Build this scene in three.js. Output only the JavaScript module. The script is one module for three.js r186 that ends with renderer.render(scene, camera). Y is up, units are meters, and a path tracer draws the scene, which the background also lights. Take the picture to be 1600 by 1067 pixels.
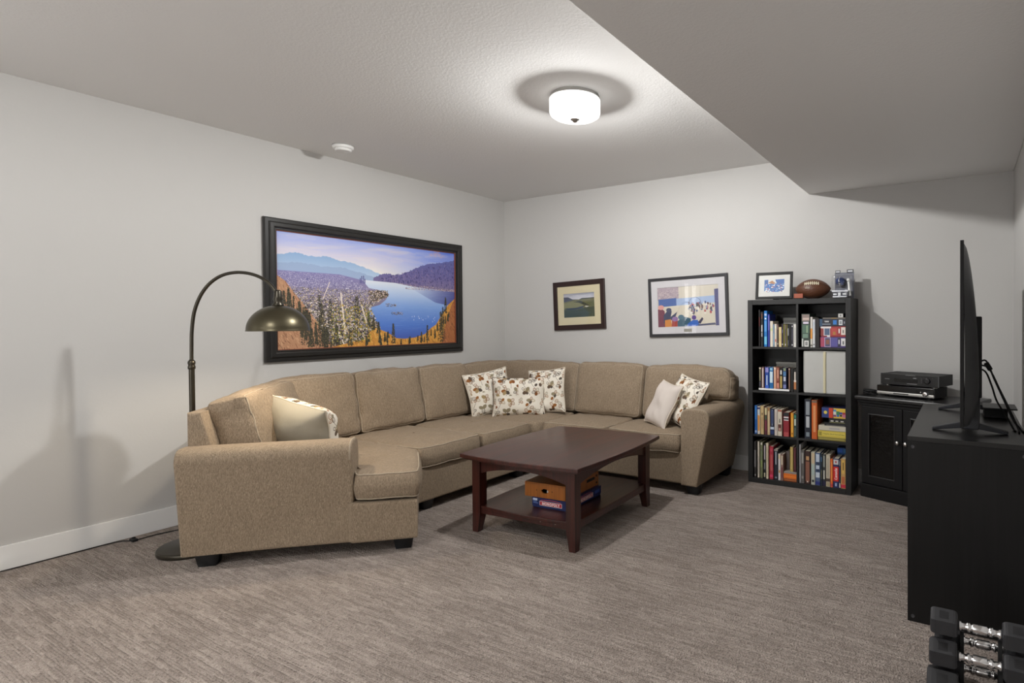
import * as THREE from 'three';
import { RoundedBoxGeometry } from 'three/addons/geometries/RoundedBoxGeometry.js';
import { mergeGeometries, mergeVertices } from 'three/addons/utils/BufferGeometryUtils.js';
import { createNoise3D } from 'simplex-noise';

// ---------------------------------------------------------------- camera, sky, exposure, main lamps
const scene = new THREE.Scene();
const FULL_W = 1997.909, FULL_H = 1332.356, F_PX = 892.526;
const camera = new THREE.PerspectiveCamera(2 * Math.atan(FULL_H / 2 / F_PX) * 180 / Math.PI, 1600 / 1067, 0.05, 60);
camera.setViewOffset(FULL_W, FULL_H, 0, FULL_H / 2 - 515.061, 1600, 1067);   // lens shift
camera.rotation.order = 'YXZ';
camera.rotation.set(-0.708 * Math.PI / 180, 29.716 * Math.PI / 180, -0.357 * Math.PI / 180);
camera.position.set(4.5043, 1.3119, 4.8408);
scene.add(camera);
const renderer = new THREE.WebGLRenderer({ antialias: true });
renderer.toneMapping = THREE.LinearToneMapping;
renderer.toneMappingExposure = 1.04;
renderer.shadowMap.enabled = true;
scene.background = new THREE.Color(1.0, 0.995, 0.98);        // overcast daylight outside the window
scene.backgroundIntensity = 3.8;

const HC = 2.678, SOFFIT_Y = 2.369, SOFFIT_X = 3.372, RX = 4.803, ZB = 7.4;
const LAMPS = [{ at: [2.461, 2.027], power: 11, seen: 1.25 }, { at: [2.461, 5.25], power: 7.5, seen: 1.25 }];
const FLOOR_LAMP_POWER = 1.3;

// ---------------------------------------------------------------- helpers
let seed = 12345;
const rnd = () => { seed = (seed * 1664525 + 1013904223) >>> 0; return seed / 4294967296; };
const rr = (a, b) => a + (b - a) * rnd();
const noise3 = createNoise3D(rnd);
const D = Math.PI / 180;
const used = new Map();
function numbered(n) { const k = used.get(n) || 0; used.set(n, k + 1); return k ? n + '_' + String(k).padStart(3, '0') : n; }
function tag(o, label, category, group) { o.userData.label = label; o.userData.category = category; if (group) o.userData.group = group; return o; }
function thing(name, label, category, pos = [0, 0, 0], turn = 0, group) {
  const o = new THREE.Group(); o.name = numbered(name); o.position.set(...pos); o.rotation.y = turn; scene.add(o);
  return tag(o, label, category, group);
}
// world-box uv, per triangle, in metres
function boxUV(g) {
  if (g.index) g = g.toNonIndexed();
  const p = g.attributes.position, n = p.count, uv = new Float32Array(n * 2);
  const a = new THREE.Vector3(), b = new THREE.Vector3(), c = new THREE.Vector3();
  for (let i = 0; i < n; i += 3) {
    a.fromBufferAttribute(p, i); b.fromBufferAttribute(p, i + 1); c.fromBufferAttribute(p, i + 2);
    b.sub(a); c.sub(a); b.cross(c);
    const x = Math.abs(b.x), y = Math.abs(b.y), z = Math.abs(b.z);
    for (let k = 0; k < 3; k++) {
      const X = p.getX(i + k), Y = p.getY(i + k), Z = p.getZ(i + k);
      const [u, v] = y >= x && y >= z ? [X, Z] : x >= z ? [Z, Y] : [X, Y];
      uv[2 * (i + k)] = u; uv[2 * (i + k) + 1] = v;
    }
  }
  g.setAttribute('uv', new THREE.BufferAttribute(uv, 2));
  return g;
}
function merged(list) {
  if (!Array.isArray(list)) return list;
  const l = list.map((g) => { g = g.index ? g.toNonIndexed() : g; for (const k of Object.keys(g.attributes)) if (!['position', 'normal', 'uv'].includes(k)) g.deleteAttribute(k); return g; });
  return l.length === 1 ? l[0] : mergeGeometries(l);
}
function obj(name, geoms, mat, parent = scene, uv = true) {
  let g = merged(geoms); if (uv) g = boxUV(g);
  const m = new THREE.Mesh(g, mat); m.name = parent === scene ? numbered(name) : name; m.castShadow = m.receiveShadow = true; parent.add(m);
  return m;
}
function struct(name, geoms, mat, label) { const m = obj(name, geoms, mat); m.userData.kind = 'structure'; if (label) m.userData.label = label; return m; }
const box = (w, h, d, x = 0, y = 0, z = 0) => new THREE.BoxGeometry(w, h, d).translate(x, y, z);
const rbox = (w, h, d, r = 0.004, x = 0, y = 0, z = 0, s = 2) => new RoundedBoxGeometry(w, h, d, s, Math.min(r, w / 2.01, h / 2.01, d / 2.01)).translate(x, y, z);
const span = (x0, x1, y0, y1, z0, z1, r) => r ? rbox(x1 - x0, y1 - y0, z1 - z0, r, (x0 + x1) / 2, (y0 + y1) / 2, (z0 + z1) / 2) : box(x1 - x0, y1 - y0, z1 - z0, (x0 + x1) / 2, (y0 + y1) / 2, (z0 + z1) / 2);
const V = (x, y, z) => new THREE.Vector3(x, y, z);
function tube(pts, r, seg = 40, closed = false, rad = 8) { return new THREE.TubeGeometry(new THREE.CatmullRomCurve3(pts.map((p) => p.isVector3 ? p : V(...p)), closed, 'centripetal'), seg, r, rad, closed); }
function lathe(pts, n = 40) { return new THREE.LatheGeometry(pts.map(([x, y]) => new THREE.Vector2(x, y)), n); }
function shapeOf(pts) { const s = new THREE.Shape(); pts.forEach(([x, y], i) => (i ? s.lineTo(x, y) : s.moveTo(x, y))); s.closePath(); return s; }
function extrude(shape, depth, bevel = 0, curveSegments = 12) {
  return new THREE.ExtrudeGeometry(shape, { depth, bevelEnabled: bevel > 0, bevelSize: bevel, bevelThickness: bevel, bevelOffset: -bevel, bevelSegments: 2, curveSegments });
}
// extrude a plan polygon of [x, z] upward from y0 to y1
function slab(pts, y0, y1, bevel = 0) {
  const g = extrude(shapeOf(pts.map(([x, z]) => [x, -z])), y1 - y0 - 2 * bevel, bevel);
  return g.rotateX(-Math.PI / 2).translate(0, y0 + bevel, 0);
}
function frameRing(w, h, b, d, bevel = 0.003) {                    // rectangular ring in the xy plane, outer size w x h, width b, thick d
  const s = shapeOf([[-w / 2, -h / 2], [w / 2, -h / 2], [w / 2, h / 2], [-w / 2, h / 2]]);
  const q = new THREE.Path(); [[-w / 2 + b, -h / 2 + b], [-w / 2 + b, h / 2 - b], [w / 2 - b, h / 2 - b], [w / 2 - b, -h / 2 + b]].forEach(([x, y], i) => (i ? q.lineTo(x, y) : q.moveTo(x, y))); q.closePath();
  s.holes.push(q);
  return new THREE.ExtrudeGeometry(s, { depth: d - 2 * bevel, bevelEnabled: true, bevelSize: bevel, bevelThickness: bevel, bevelOffset: -bevel, bevelSegments: 2 }).translate(0, 0, bevel);
}

// ---------------------------------------------------------------- textures
function canvasTex(w, h, draw, srgb = true) {
  const c = document.createElement('canvas'); c.width = w; c.height = h; draw(c.getContext('2d'), w, h);
  const t = new THREE.CanvasTexture(c); if (srgb) t.colorSpace = THREE.SRGBColorSpace;
  t.wrapS = t.wrapT = THREE.RepeatWrapping; return t;
}
function dataTex(n, f, srgb = false, size = 1) {                    // f(i, j) -> [r, g, b] 0..1
  const d = new Uint8Array(n * n * 4);
  for (let j = 0; j < n; j++) for (let i = 0; i < n; i++) { const c = f(i, j), k = 4 * (j * n + i); d[k] = Math.max(0, Math.min(255, c[0] * 255)); d[k + 1] = Math.max(0, Math.min(255, c[1] * 255)); d[k + 2] = Math.max(0, Math.min(255, c[2] * 255)); d[k + 3] = 255; }
  const t = new THREE.DataTexture(d, n, n); t.magFilter = THREE.LinearFilter; t.minFilter = THREE.LinearMipmapLinearFilter; t.generateMipmaps = true;
  t.wrapS = t.wrapT = THREE.RepeatWrapping; if (srgb) t.colorSpace = THREE.SRGBColorSpace; t.repeat.set(1 / size, 1 / size); t.needsUpdate = true; return t;
}
// value noise that tiles over n cells
function tileNoise(cx, cy) {
  const g = new Float32Array(cx * cy); for (let i = 0; i < g.length; i++) g[i] = rnd();
  return (u, v) => {                                               // u, v in 0..1
    const x = u * cx, y = v * cy, i = Math.floor(x), j = Math.floor(y); let a = x - i, b = y - j; a = a * a * (3 - 2 * a); b = b * b * (3 - 2 * b);
    const G = (p, q) => g[((q % cy + cy) % cy) * cx + ((p % cx + cx) % cx)];
    return (G(i, j) * (1 - a) + G(i + 1, j) * a) * (1 - b) + (G(i, j + 1) * (1 - a) + G(i + 1, j + 1) * a) * b;
  };
}
// carpet: streaks run along x, broken into dashes, with a grainy pile
const CARPET = 2.6, CN = 2048;
const carpetField = (() => {
  const s3 = tileNoise(10, 50), s4 = tileNoise(5, 5), g1 = tileNoise(900, 900), warp = tileNoise(60, 60), sp = tileNoise(420, 640), h = new Float32Array(CN * CN), ROWS = 256, RH = CN / ROWS;
  const tone = new Float32Array(ROWS * CN), edge = new Float32Array(ROWS * CN);
  for (let r = 0; r < ROWS; r++) { let i = 0; while (i < CN) { const len = Math.floor(26 + 170 * rnd() * rnd()), low = s3(i / CN, r / ROWS), t = Math.min(1, Math.max(0, 0.5 + (rnd() - 0.5) * 0.46 + (low - 0.5) * 0.30)), cut = rnd() < 0.4; for (let k = 0; k < len && i < CN; k++, i++) { tone[r * CN + i] = t; edge[r * CN + i] = cut ? 1.0 : 0.15; } } }
  for (let j = 0; j < CN; j++) for (let i = 0; i < CN; i++) {
    const u = i / CN, v = j / CN, jj = (j + 3 * (warp(u, v) - 0.5) + CN) % CN, r = Math.floor(jj / RH) % ROWS, f = jj / RH - Math.floor(jj / RH);
    const k = r * CN + i, q = ((r + 1) % ROWS) * CN + i, m = f > 0.75 ? (f - 0.75) * 2 : 0;
    let x = tone[k] * (1 - m) + tone[q] * m; x = 0.24 + 0.70 * x + 0.16 * (s4(u, v) - 0.5);
    x -= edge[k] * (f < 0.22 ? 0.36 : 0);
    const d = sp(u, v); if (d > 0.74) x -= (d - 0.74) * (f < 0.35 ? 3.4 : 1.5) * (1.25 - tone[k]);
    h[j * CN + i] = x + 0.50 * (g1(u, v) - 0.5) + 0.62 * (rnd() - 0.5);
  }
  return h;
})();
const carpetMap = dataTex(CN, (i, j) => { const h = Math.max(0, Math.min(1, carpetField[j * CN + i])); return [0.445 + 0.295 * h, 0.402 + 0.29 * h, 0.374 + 0.285 * h]; }, true, CARPET);
const carpetBump = dataTex(1024, (i, j) => { const h = carpetField[(j * 2) * CN + i * 2]; return [h, h, h]; }, false, CARPET);
// chenille upholstery
const FN = 512, fabricField = (() => {
  const a = tileNoise(230, 34), b = tileNoise(256, 110), c = tileNoise(12, 9), h = new Float32Array(FN * FN);
  for (let j = 0; j < FN; j++) for (let i = 0; i < FN; i++) { const u = i / FN, v = j / FN; h[j * FN + i] = 0.55 * a(u, v) + 0.40 * b(u, v) + 0.05 * c(u, v) + 0.10 * rnd(); }
  return h;
})();
const fabricMap = dataTex(FN, (i, j) => { const h = fabricField[j * FN + i]; return [0.405 + 0.27 * h, 0.349 + 0.252 * h, 0.284 + 0.228 * h]; }, true, 0.32);
const fabricBump = dataTex(FN, (i, j) => { const h = fabricField[j * FN + i]; return [h, h, h]; }, false, 0.32);
// painted plaster, fine orange peel
const peelField = (() => { const a = tileNoise(90, 90), b = tileNoise(200, 200); return (u, v) => 0.6 * a(u, v) + 0.4 * b(u, v); })();
const peelBump = dataTex(512, (i, j) => { const h = peelField(i / 512, j / 512); return [h, h, h]; }, false, 0.9);
const knock = (() => { const a = tileNoise(90, 90), b = tileNoise(190, 190); return dataTex(512, (i, j) => { const h = Math.min(1, Math.max(0, (0.65 * a(i / 512, j / 512) + 0.35 * b(i / 512, j / 512) - 0.42) * 4)); return [h, h, h]; }, false, 0.8); })();
// wood: streaks along v of the texture
function woodTex(base, amp, n = 512, size = 0.8) {
  const a = tileNoise(70, 3), b = tileNoise(180, 6), c = tileNoise(12, 2);
  return dataTex(n, (i, j) => { const u = i / n, v = j / n, h = 0.5 * a(u, v) + 0.3 * b(u, v) + 0.3 * c(u, v) - 0.55; return base.map((x) => x * (1 + amp * h)); }, true, size);
}
const cherryTex = woodTex([0.215, 0.083, 0.058], 0.85);
const blackAsh = woodTex([0.074, 0.071, 0.071], 0.55, 512, 0.7);

// ---------------------------------------------------------------- materials
const std = (o) => new THREE.MeshStandardMaterial(o), phys = (o) => new THREE.MeshPhysicalMaterial(o);
const col = (r, g, b) => new THREE.Color(r, g, b);
const plain = (hex, rough = 0.6, metal = 0) => std({ color: hex, roughness: rough, metalness: metal });
const M = {
  wall: std({ color: col(0.535, 0.525, 0.511), roughness: 0.85, bumpMap: peelBump, bumpScale: 0.0003 }),
  ceiling: std({ color: col(0.785, 0.778, 0.768), roughness: 0.92, bumpMap: knock, bumpScale: 0.0003 }),
  trim: std({ color: col(0.80, 0.80, 0.795), roughness: 0.4 }),
  carpet: std({ map: carpetMap, roughness: 1, bumpMap: carpetBump, bumpScale: 0.010 }),
  fabric: phys({ map: fabricMap, roughness: 0.95, bumpMap: fabricBump, bumpScale: 0.0012, sheen: 0.35, sheenRoughness: 0.6, sheenColor: col(0.55, 0.49, 0.42) }),
  piping: std({ color: col(0.355, 0.29, 0.215), roughness: 0.9 }),
  seam: std({ color: col(0.16, 0.12, 0.08), roughness: 0.95 }),
  blackFoot: plain(0x17181a, 0.5),
  cherry: phys({ map: cherryTex, roughness: 0.38, clearcoat: 0.25, clearcoatRoughness: 0.12 }),
  ash: phys({ map: blackAsh, roughness: 0.5, specularIntensity: 0.55 }),
  black: phys({ color: 0x121112, roughness: 0.5, specularIntensity: 0.5 }),
  blackMatte: plain(0x151516, 0.75),
  blackGloss: plain(0x0c0c0d, 0.12),
  bronze: std({ color: col(0.055, 0.048, 0.036), roughness: 0.30, metalness: 0.75 }),
  chrome: std({ color: col(0.80, 0.80, 0.81), roughness: 0.16, metalness: 1 }),
  nickel: std({ color: col(0.55, 0.54, 0.52), roughness: 0.28, metalness: 1 }),
  rubber: plain(0x2b2b2e, 0.62),
  white: plain(0xe9e9e7, 0.45),
  ashTop: std({ map: blackAsh, roughness: 0.34 }),
  glass: phys({ color: 0xffffff, roughness: 0.015, transmission: 1, thickness: 0, ior: 1.45 }),
  paper: plain(0xcfc6b2, 0.9),
};

// ---------------------------------------------------------------- room
const T = 0.12;
struct('floor', [span(-T, RX + T, -0.12, 0, -T, ZB + T)], M.carpet);
const WIN = { z0: 4.75, z1: 5.55, y0: 1.05, y1: 2.10 };
struct('wall_left', [span(-T, 0, 0, HC, -T, WIN.z0), span(-T, 0, 0, HC, WIN.z1, ZB + T), span(-T, 0, 0, WIN.y0, WIN.z0, WIN.z1), span(-T, 0, WIN.y1, HC, WIN.z0, WIN.z1)], M.wall);
struct('wall_back', [span(0, RX, 0, HC, -T, 0)], M.wall);
struct('wall_right', [span(RX, RX + T, 0, HC, -T, ZB + T)], M.wall);
const WIN2 = { x0: 0.75, x1: 3.15, y0: 0.10, y1: 2.15 };
struct('wall_front', [span(0, WIN2.x0, 0, HC, ZB, ZB + T), span(WIN2.x1, RX, 0, HC, ZB, ZB + T), span(WIN2.x0, WIN2.x1, 0, WIN2.y0, ZB, ZB + T), span(WIN2.x0, WIN2.x1, WIN2.y1, HC, ZB, ZB + T)], M.wall);
struct('ceiling', [span(-T, RX + T, HC, HC + T, -T, ZB + T)], M.ceiling);
struct('ceiling_soffit', [span(SOFFIT_X, RX, SOFFIT_Y, HC, 0, ZB, 0.006)], M.ceiling);
function skirting(name, geoms) { struct(name, geoms, M.trim); }
const BH = 0.131, BT = 0.014;
skirting('baseboard_left', [span(0, BT, 0, BH, 0, ZB, 0.003)]);
skirting('baseboard_back', [span(BT, RX, 0, BH, 0, BT, 0.003)]);
skirting('baseboard_right', [span(RX - BT, RX, 0, BH, BT, ZB, 0.003)]);
skirting('baseboard_front', [span(BT, WIN2.x0 - 0.08, 0, BH, ZB - BT, ZB, 0.003), span(WIN2.x1 + 0.08, RX - BT, 0, BH, ZB - BT, ZB, 0.003)]);
{ // side window, beyond the left edge of the view
  const w = new THREE.Group(); w.name = 'window_1'; w.userData.kind = 'structure'; w.position.set(-T / 2, (WIN.y0 + WIN.y1) / 2, (WIN.z0 + WIN.z1) / 2); scene.add(w);
  const W = WIN.z1 - WIN.z0, H = WIN.y1 - WIN.y0;
  obj('window_frame', [frameRing(W, H, 0.05, 0.07).rotateY(Math.PI / 2).translate(-0.035, 0, 0), box(0.05, H - 0.1, 0.05)], M.trim, w);
  obj('window_pane', [box(0.006, H - 0.1, W / 2 - 0.075, 0, 0, -W / 4 + 0.0125)], M.glass, w);
  obj('window_pane', [box(0.006, H - 0.1, W / 2 - 0.075, 0, 0, W / 4 - 0.0125)], M.glass, w);
  struct('trim_1', [frameRing(W + 0.16, H + 0.16, 0.08, 0.016).rotateY(Math.PI / 2).translate(0, (WIN.y0 + WIN.y1) / 2, (WIN.z0 + WIN.z1) / 2)], M.trim);
}

{ // wide window in the wall behind the camera
  const W = WIN2.x1 - WIN2.x0, H = WIN2.y1 - WIN2.y0, w = new THREE.Group(); w.name = 'window_2'; w.userData.kind = 'structure'; w.position.set((WIN2.x0 + WIN2.x1) / 2, (WIN2.y0 + WIN2.y1) / 2, ZB + T / 2); scene.add(w);
  obj('window_frame', [frameRing(W, H, 0.06, 0.07).translate(0, 0, -0.035), box(0.06, H - 0.12, 0.05)], M.trim, w);
  for (const s of [-1, 1]) obj('window_pane', [box(W / 2 - 0.09, H - 0.12, 0.006, s * (W / 4 - 0.015), 0, 0)], M.glass, w);
  struct('trim_2', [frameRing(W + 0.16, H + 0.16, 0.08, 0.016).translate((WIN2.x0 + WIN2.x1) / 2, (WIN2.y0 + WIN2.y1) / 2, ZB - 0.016)], M.trim);
}

// ---------------------------------------------------------------- ceiling lamps
const glowMat = (k) => std({ color: 0x8a8987, roughness: 0.35, emissive: col(1, 0.975, 0.94), emissiveIntensity: k });
LAMPS.forEach((L, i) => {
  const t = thing('ceiling_light', i ? 'white glass drum ceiling light at the rear of the room behind the camera' : 'white frosted glass drum ceiling light glowing above the coffee table', 'ceiling light', [L.at[0], HC, L.at[1]], 0, 'drum ceiling lights');
  obj('ceiling_pan', [lathe([[0, -0.001], [0.118, -0.001], [0.149, -0.004], [0.149, -0.0560], [0.146, -0.0560], [0.145, -0.012], [0, -0.010]])], M.nickel, t);
  obj('glass_shade', [lathe([[0.150, -0.022], [0.153, -0.026], [0.153, -0.100], [0.148, -0.116], [0.130, -0.128], [0.080, -0.137], [0.0, -0.140]], 56)], glowMat(L.seen), t);
  const f = obj('finial', [lathe([[0, -0.138], [0.026, -0.138], [0.027, -0.142], [0.016, -0.149], [0.011, -0.156], [0, -0.160]], 24)], M.nickel, t);
  f.userData.label = 'brushed nickel finial';
  const warm = col(1, 0.995, 0.975);
  const p = new THREE.PointLight(warm, L.power, 0, 2); p.position.set(0, -0.061, 0); p.castShadow = true; p.shadow.radius = 2; p.name = 'lamp_light'; t.add(p);
});
{ // smoke detector
  const t = thing('smoke_detector', 'small white round smoke detector on the ceiling near the left wall', 'smoke detector', [0.365, HC, 2.148]);
  obj('base', [lathe([[0, 0], [0.076, 0], [0.076, -0.012], [0.070, -0.024], [0.060, -0.027], [0, -0.027]])], M.white, t);
  obj('cover', [lathe([[0.061, -0.026], [0.061, -0.030], [0.056, -0.042], [0.050, -0.044], [0.046, -0.039], [0, -0.036]])], M.white, t);
}

// ---------------------------------------------------------------- sectional sofa
function chaikin(pts, k) { for (; k > 0; k--) { const q = []; pts.forEach((p, i) => { const n = pts[(i + 1) % pts.length]; q.push([p[0] * .75 + n[0] * .25, p[1] * .75 + n[1] * .25], [p[0] * .25 + n[0] * .75, p[1] * .25 + n[1] * .75]); }); pts = q; } return pts; }
function resample(pts, N) {
  const L = [0]; for (let i = 0; i < pts.length; i++) { const a = pts[i], b = pts[(i + 1) % pts.length]; L.push(L[i] + Math.hypot(b[0] - a[0], b[1] - a[1])); }
  const out = []; let k = 0; for (let i = 0; i < N; i++) { const s = L[pts.length] * i / N; while (L[k + 1] < s) k++; const f = (s - L[k]) / (L[k + 1] - L[k]), a = pts[k], b = pts[(k + 1) % pts.length]; out.push([a[0] + (b[0] - a[0]) * f, a[1] + (b[1] - a[1]) * f]); }
  return out;
}
function fillet(pts, r) {                                           // cut every corner back by r, then round
  const q = []; pts.forEach((p, i) => { const a = pts[(i + pts.length - 1) % pts.length], b = pts[(i + 1) % pts.length]; for (const o of [a, b]) { const d = Math.hypot(o[0] - p[0], o[1] - p[1]), f = Math.min(0.45, r / d); q.push([p[0] + (o[0] - p[0]) * f, p[1] + (o[1] - p[1]) * f]); } });
  return chaikin(q, 2);
}
// soft cushion over a plan polygon; returns { g, ring(phi) } for piping
function polyCushion(pts, y0, y1, r = 0.035, puff = 0.02, corner = 0.05) {
  const N = 168; let P = resample(fillet(pts, corner), N);
  let A = 0; P.forEach((p, i) => { const n = P[(i + 1) % N]; A += p[0] * n[1] - n[0] * p[1]; }); if (A < 0) P.reverse();
  const nr = P.map((p, i) => { const a = P[(i + N - 2) % N], b = P[(i + 2) % N], l = Math.hypot(b[0] - a[0], b[1] - a[1]) || 1; return [-(b[1] - a[1]) / l, (b[0] - a[0]) / l]; });   // inward
  const c = P.reduce((s, p) => [s[0] + p[0] / N, s[1] + p[1] / N], [0, 0]);
  const wob = (x, y, z) => 0.0045 * noise3(x * 5, y * 5, z * 5) + 0.002 * noise3(x * 14, y * 14, z * 14);
  const row = (inset, y, out = 0) => P.map((p, i) => { const k = inset - out; return V(p[0] + nr[i][0] * k, y + wob(p[0], y, p[1]), p[1] + nr[i][1] * k); });
  const rows = [], cap = (y, s, pf) => P.map((p, i) => { const x = p[0] + nr[i][0] * r, z = p[1] + nr[i][1] * r, X = c[0] + (x - c[0]) * s, Z = c[1] + (z - c[1]) * s; return V(X, y + pf * (1 - s * s) + wob(X, y, Z), Z); });
  for (const s of [0.02, 0.5]) rows.push(cap(y0, s, 0));
  for (let k = 0; k <= 5; k++) { const f = k / 5 * Math.PI / 2; rows.push(row(r * (1 - Math.sin(f)), y0 + r * (1 - Math.cos(f)))); }
  for (const f of [0.35, 0.65]) rows.push(row(0, y0 + r + (y1 - y0 - 2 * r) * f, 0.008));
  for (let k = 0; k <= 5; k++) { const f = k / 5 * Math.PI / 2; rows.push(row(r * (1 - Math.cos(f)), y1 - r + r * Math.sin(f))); }
  for (const s of [0.94, 0.86, 0.74, 0.6, 0.45, 0.3, 0.15, 0.02]) rows.push(cap(y1, s, puff));
  const pos = [], idx = []; rows.forEach((q) => q.forEach((p) => pos.push(p.x, p.y, p.z)));
  for (let j = 0; j + 1 < rows.length; j++) for (let i = 0; i < N; i++) { const a = j * N + i, b = j * N + (i + 1) % N, d = a + N, e = b + N; idx.push(a, d, b, b, d, e); }
  const g = new THREE.BufferGeometry(); g.setAttribute('position', new THREE.Float32BufferAttribute(pos, 3)); g.setIndex(idx); g.computeVertexNormals();
  return { g, ring: (y, inset, keep) => { const q = row(inset, y); return keep ? q.filter((p) => keep(p.x, p.z)) : q; } };
}
// soft box: rounded, faces bulged; shape(x, y, z) maps a point of the plain box
function softBox(w, h, d, { r = 0.05, bx = 0, by = 0.02, bz = 0.03, seg = 22, wob = 0.004, ph = 0, post } = {}) {
  const hx = w / 2, hy = h / 2, hz = d / 2;
  const map = (x, y, z) => {
    const cl = (t, m) => Math.max(-m, Math.min(m, t)), q = V(cl(x, hx - r), cl(y, hy - r), cl(z, hz - r)), e = V(x, y, z).sub(q);
    if (e.lengthSq() > 1e-12) { e.normalize().multiplyScalar(r); q.add(e); }
    const fx = 1 - (x / hx) ** 2, fy = 1 - (y / hy) ** 2, fz = 1 - (z / hz) ** 2;
    q.x += bx * (x / hx) * fy * fz; q.y += by * (y / hy) * fx * fz; q.z += bz * (z / hz) * Math.pow(Math.max(0, fx), 0.7) * Math.pow(Math.max(0, fy), 0.7);
    const k = wob * noise3(q.x * 6 + ph, q.y * 6, q.z * 6) + wob * 0.45 * noise3(q.x * 17 + ph, q.y * 11, q.z * 17);
    q.x += k * 0.6; q.y += k; q.z += k;
    if (post) post(q, x, y, z);
    return q;
  };
  let g = new THREE.BoxGeometry(2, 2, 2, seg, seg, Math.max(8, seg >> 1)); g.deleteAttribute('uv'); g.deleteAttribute('normal'); g = mergeVertices(g, 1e-5);
  const p = g.attributes.position, s = (t) => Math.sin(t * Math.PI / 2);
  for (let i = 0; i < p.count; i++) { const q = map(hx * s(p.getX(i)), hy * s(p.getY(i)), hz * s(p.getZ(i))); p.setXYZ(i, q.x, q.y, q.z); }
  g.computeVertexNormals();
  const ring = (z = hz) => { const o = [], n = 26; for (let i = 0; i < n; i++) o.push(map(-hx + 2 * hx * i / n, hy, z)); for (let i = 0; i < n; i++) o.push(map(hx, hy - 2 * hy * i / n, z)); for (let i = 0; i < n; i++) o.push(map(hx - 2 * hx * i / n, -hy, z)); for (let i = 0; i < n; i++) o.push(map(-hx, -hy + 2 * hy * i / n, z)); return o; };
  return { g, map, ring };
}
{
  const S = [0.9, 0, 1.3];                                         // base of the sofa
  const sofa = thing('sectional_sofa', 'large beige fabric sectional sofa with an angled end seat, filling the corner of the room', 'sofa', S);
  const home = (g) => g.translate(-S[0], -S[1], -S[2]);
  const put = (name, g, m = M.fabric, parent = sofa) => obj(name, [].concat(g).map((q) => home(boxUV(q))), m, parent, false);
  const dn = (n, t) => [Math.SQRT1_2 * (t + n), Math.SQRT1_2 * (n - t)];         // frame of the angled end: n outward, t forward
  // bases
  put('base', slab([[0.12, 0.12], [2.64, 0.12], [2.64, 0.89], [1.36, 0.89], [1.235, 1.02], [0.12, 1.02]], 0.072, 0.315, 0.014));
  put('base', slab([[0.12, 1.022], [1.235, 1.022], [1.235, 2.195], [0.12, 2.195]], 0.072, 0.315, 0.014));
  put('base', slab([[0.12, 2.197], [1.24, 2.197], dn(3.09, -0.615), dn(3.085, -0.965), dn(3.06, -0.985), dn(3.03, -1.775), dn(1.95, -1.775)], 0.072, 0.300, 0.014));
  // back frames
  put('back_frame', span(0.10, 0.20, 0.31, 0.85, 0.10, 2.63, 0.03));
  put('back_frame', span(0.10, 2.80, 0.31, 0.85, 0.10, 0.20, 0.03));
  { // end frame: upright at the back, raked in front; local +z is forward, +x runs inward
    const pr = shapeOf([[-1.800, 0.31], [-1.800, 0.835], [-1.735, 0.835], [-1.635, 0.46], [-1.635, 0.31]].map(([t, y]) => [t, y]));
    const g = extrude(pr, 1.0, 0.012).rotateY(-Math.PI / 2);      // profile x -> +z, depth -> -x
    g.rotateY(135 * D); const [x, z] = dn(1.955, 0); put('back_frame', g.translate(x, 0, z)); }
  // arms: profile in (across, up), extruded forward
  const armShape = (w, taper = 0.062) => { const s = new THREE.Shape(); s.moveTo(0, 0.072); s.lineTo(0, 0.575); s.bezierCurveTo(0, 0.63, 0.03, 0.655, 0.075, 0.655); s.lineTo(w - 0.07, 0.655); s.bezierCurveTo(w - 0.015, 0.655, w + 0.005, 0.61, w - 0.006, 0.555); s.lineTo(w - taper, 0.072); s.closePath(); return s; };
  const pipeOf = (w, z, tp) => { const q = armShape(w, tp).getPoints(16).map((p) => V(p.x, p.y, z)); return q.filter((p) => p.y > 0.09); };
  { // right arm, forward is +z, across is +x
    const place = (g) => g.translate(2.622, 0, 0.14);
    const a = put('arm', place(extrude(armShape(0.238, 0.108), 0.775, 0.012, 20)));
    put('piping', place(tube(pipeOf(0.233, 0.775, 0.106), 0.0048, 80)), M.piping, a);
  }
  { // arm of the angled end: forward is t, across is n
    const place = (g) => { g.rotateY(135 * D).scale(1, 1, 1); return g; };
    // local +z -> forward d; local +x -> -n, so mirror the profile
    const w = 0.19, sh = new THREE.Shape(); const P = armShape(w).getPoints(20).map((p) => [-p.x, p.y]); P.forEach(([x, y], i) => (i ? sh.lineTo(x, y) : sh.moveTo(x, y)));
    const L = 0.83, [ox, oz] = dn(2.905, -1.80);
    const a = put('arm', place(extrude(sh, L, 0.012)).translate(ox, 0, oz));
    put('piping', place(tube(P.filter((p) => p[1] > 0.09).map((p) => V(p[0] * 0.985, p[1] * 0.996, L)), 0.0048, 80)).translate(ox, 0, oz), M.piping, a);
  }
  // feet
  const foot = (x, z, turn) => put('foot', (() => { const g = new THREE.CylinderGeometry(0.078, 0.058, 0.075, 4, 1).rotateY(Math.PI / 4); g.scale(1, 1, 0.8); return g.rotateY(turn).translate(x, 0.0375, z); })(), M.blackFoot);
  for (const [n, t] of [[2.97, -1.70], [3.0, -0.70], [2.05, -1.68]]) foot(...dn(n, t), 45 * D);
  for (const [x, z] of [[1.15, 2.08], [1.15, 1.12], [0.22, 1.1], [2.70, 0.84], [1.5, 0.80], [2.70, 0.22], [0.22, 0.22], [1.35, 0.22]]) foot(x, z, 0);
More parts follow.
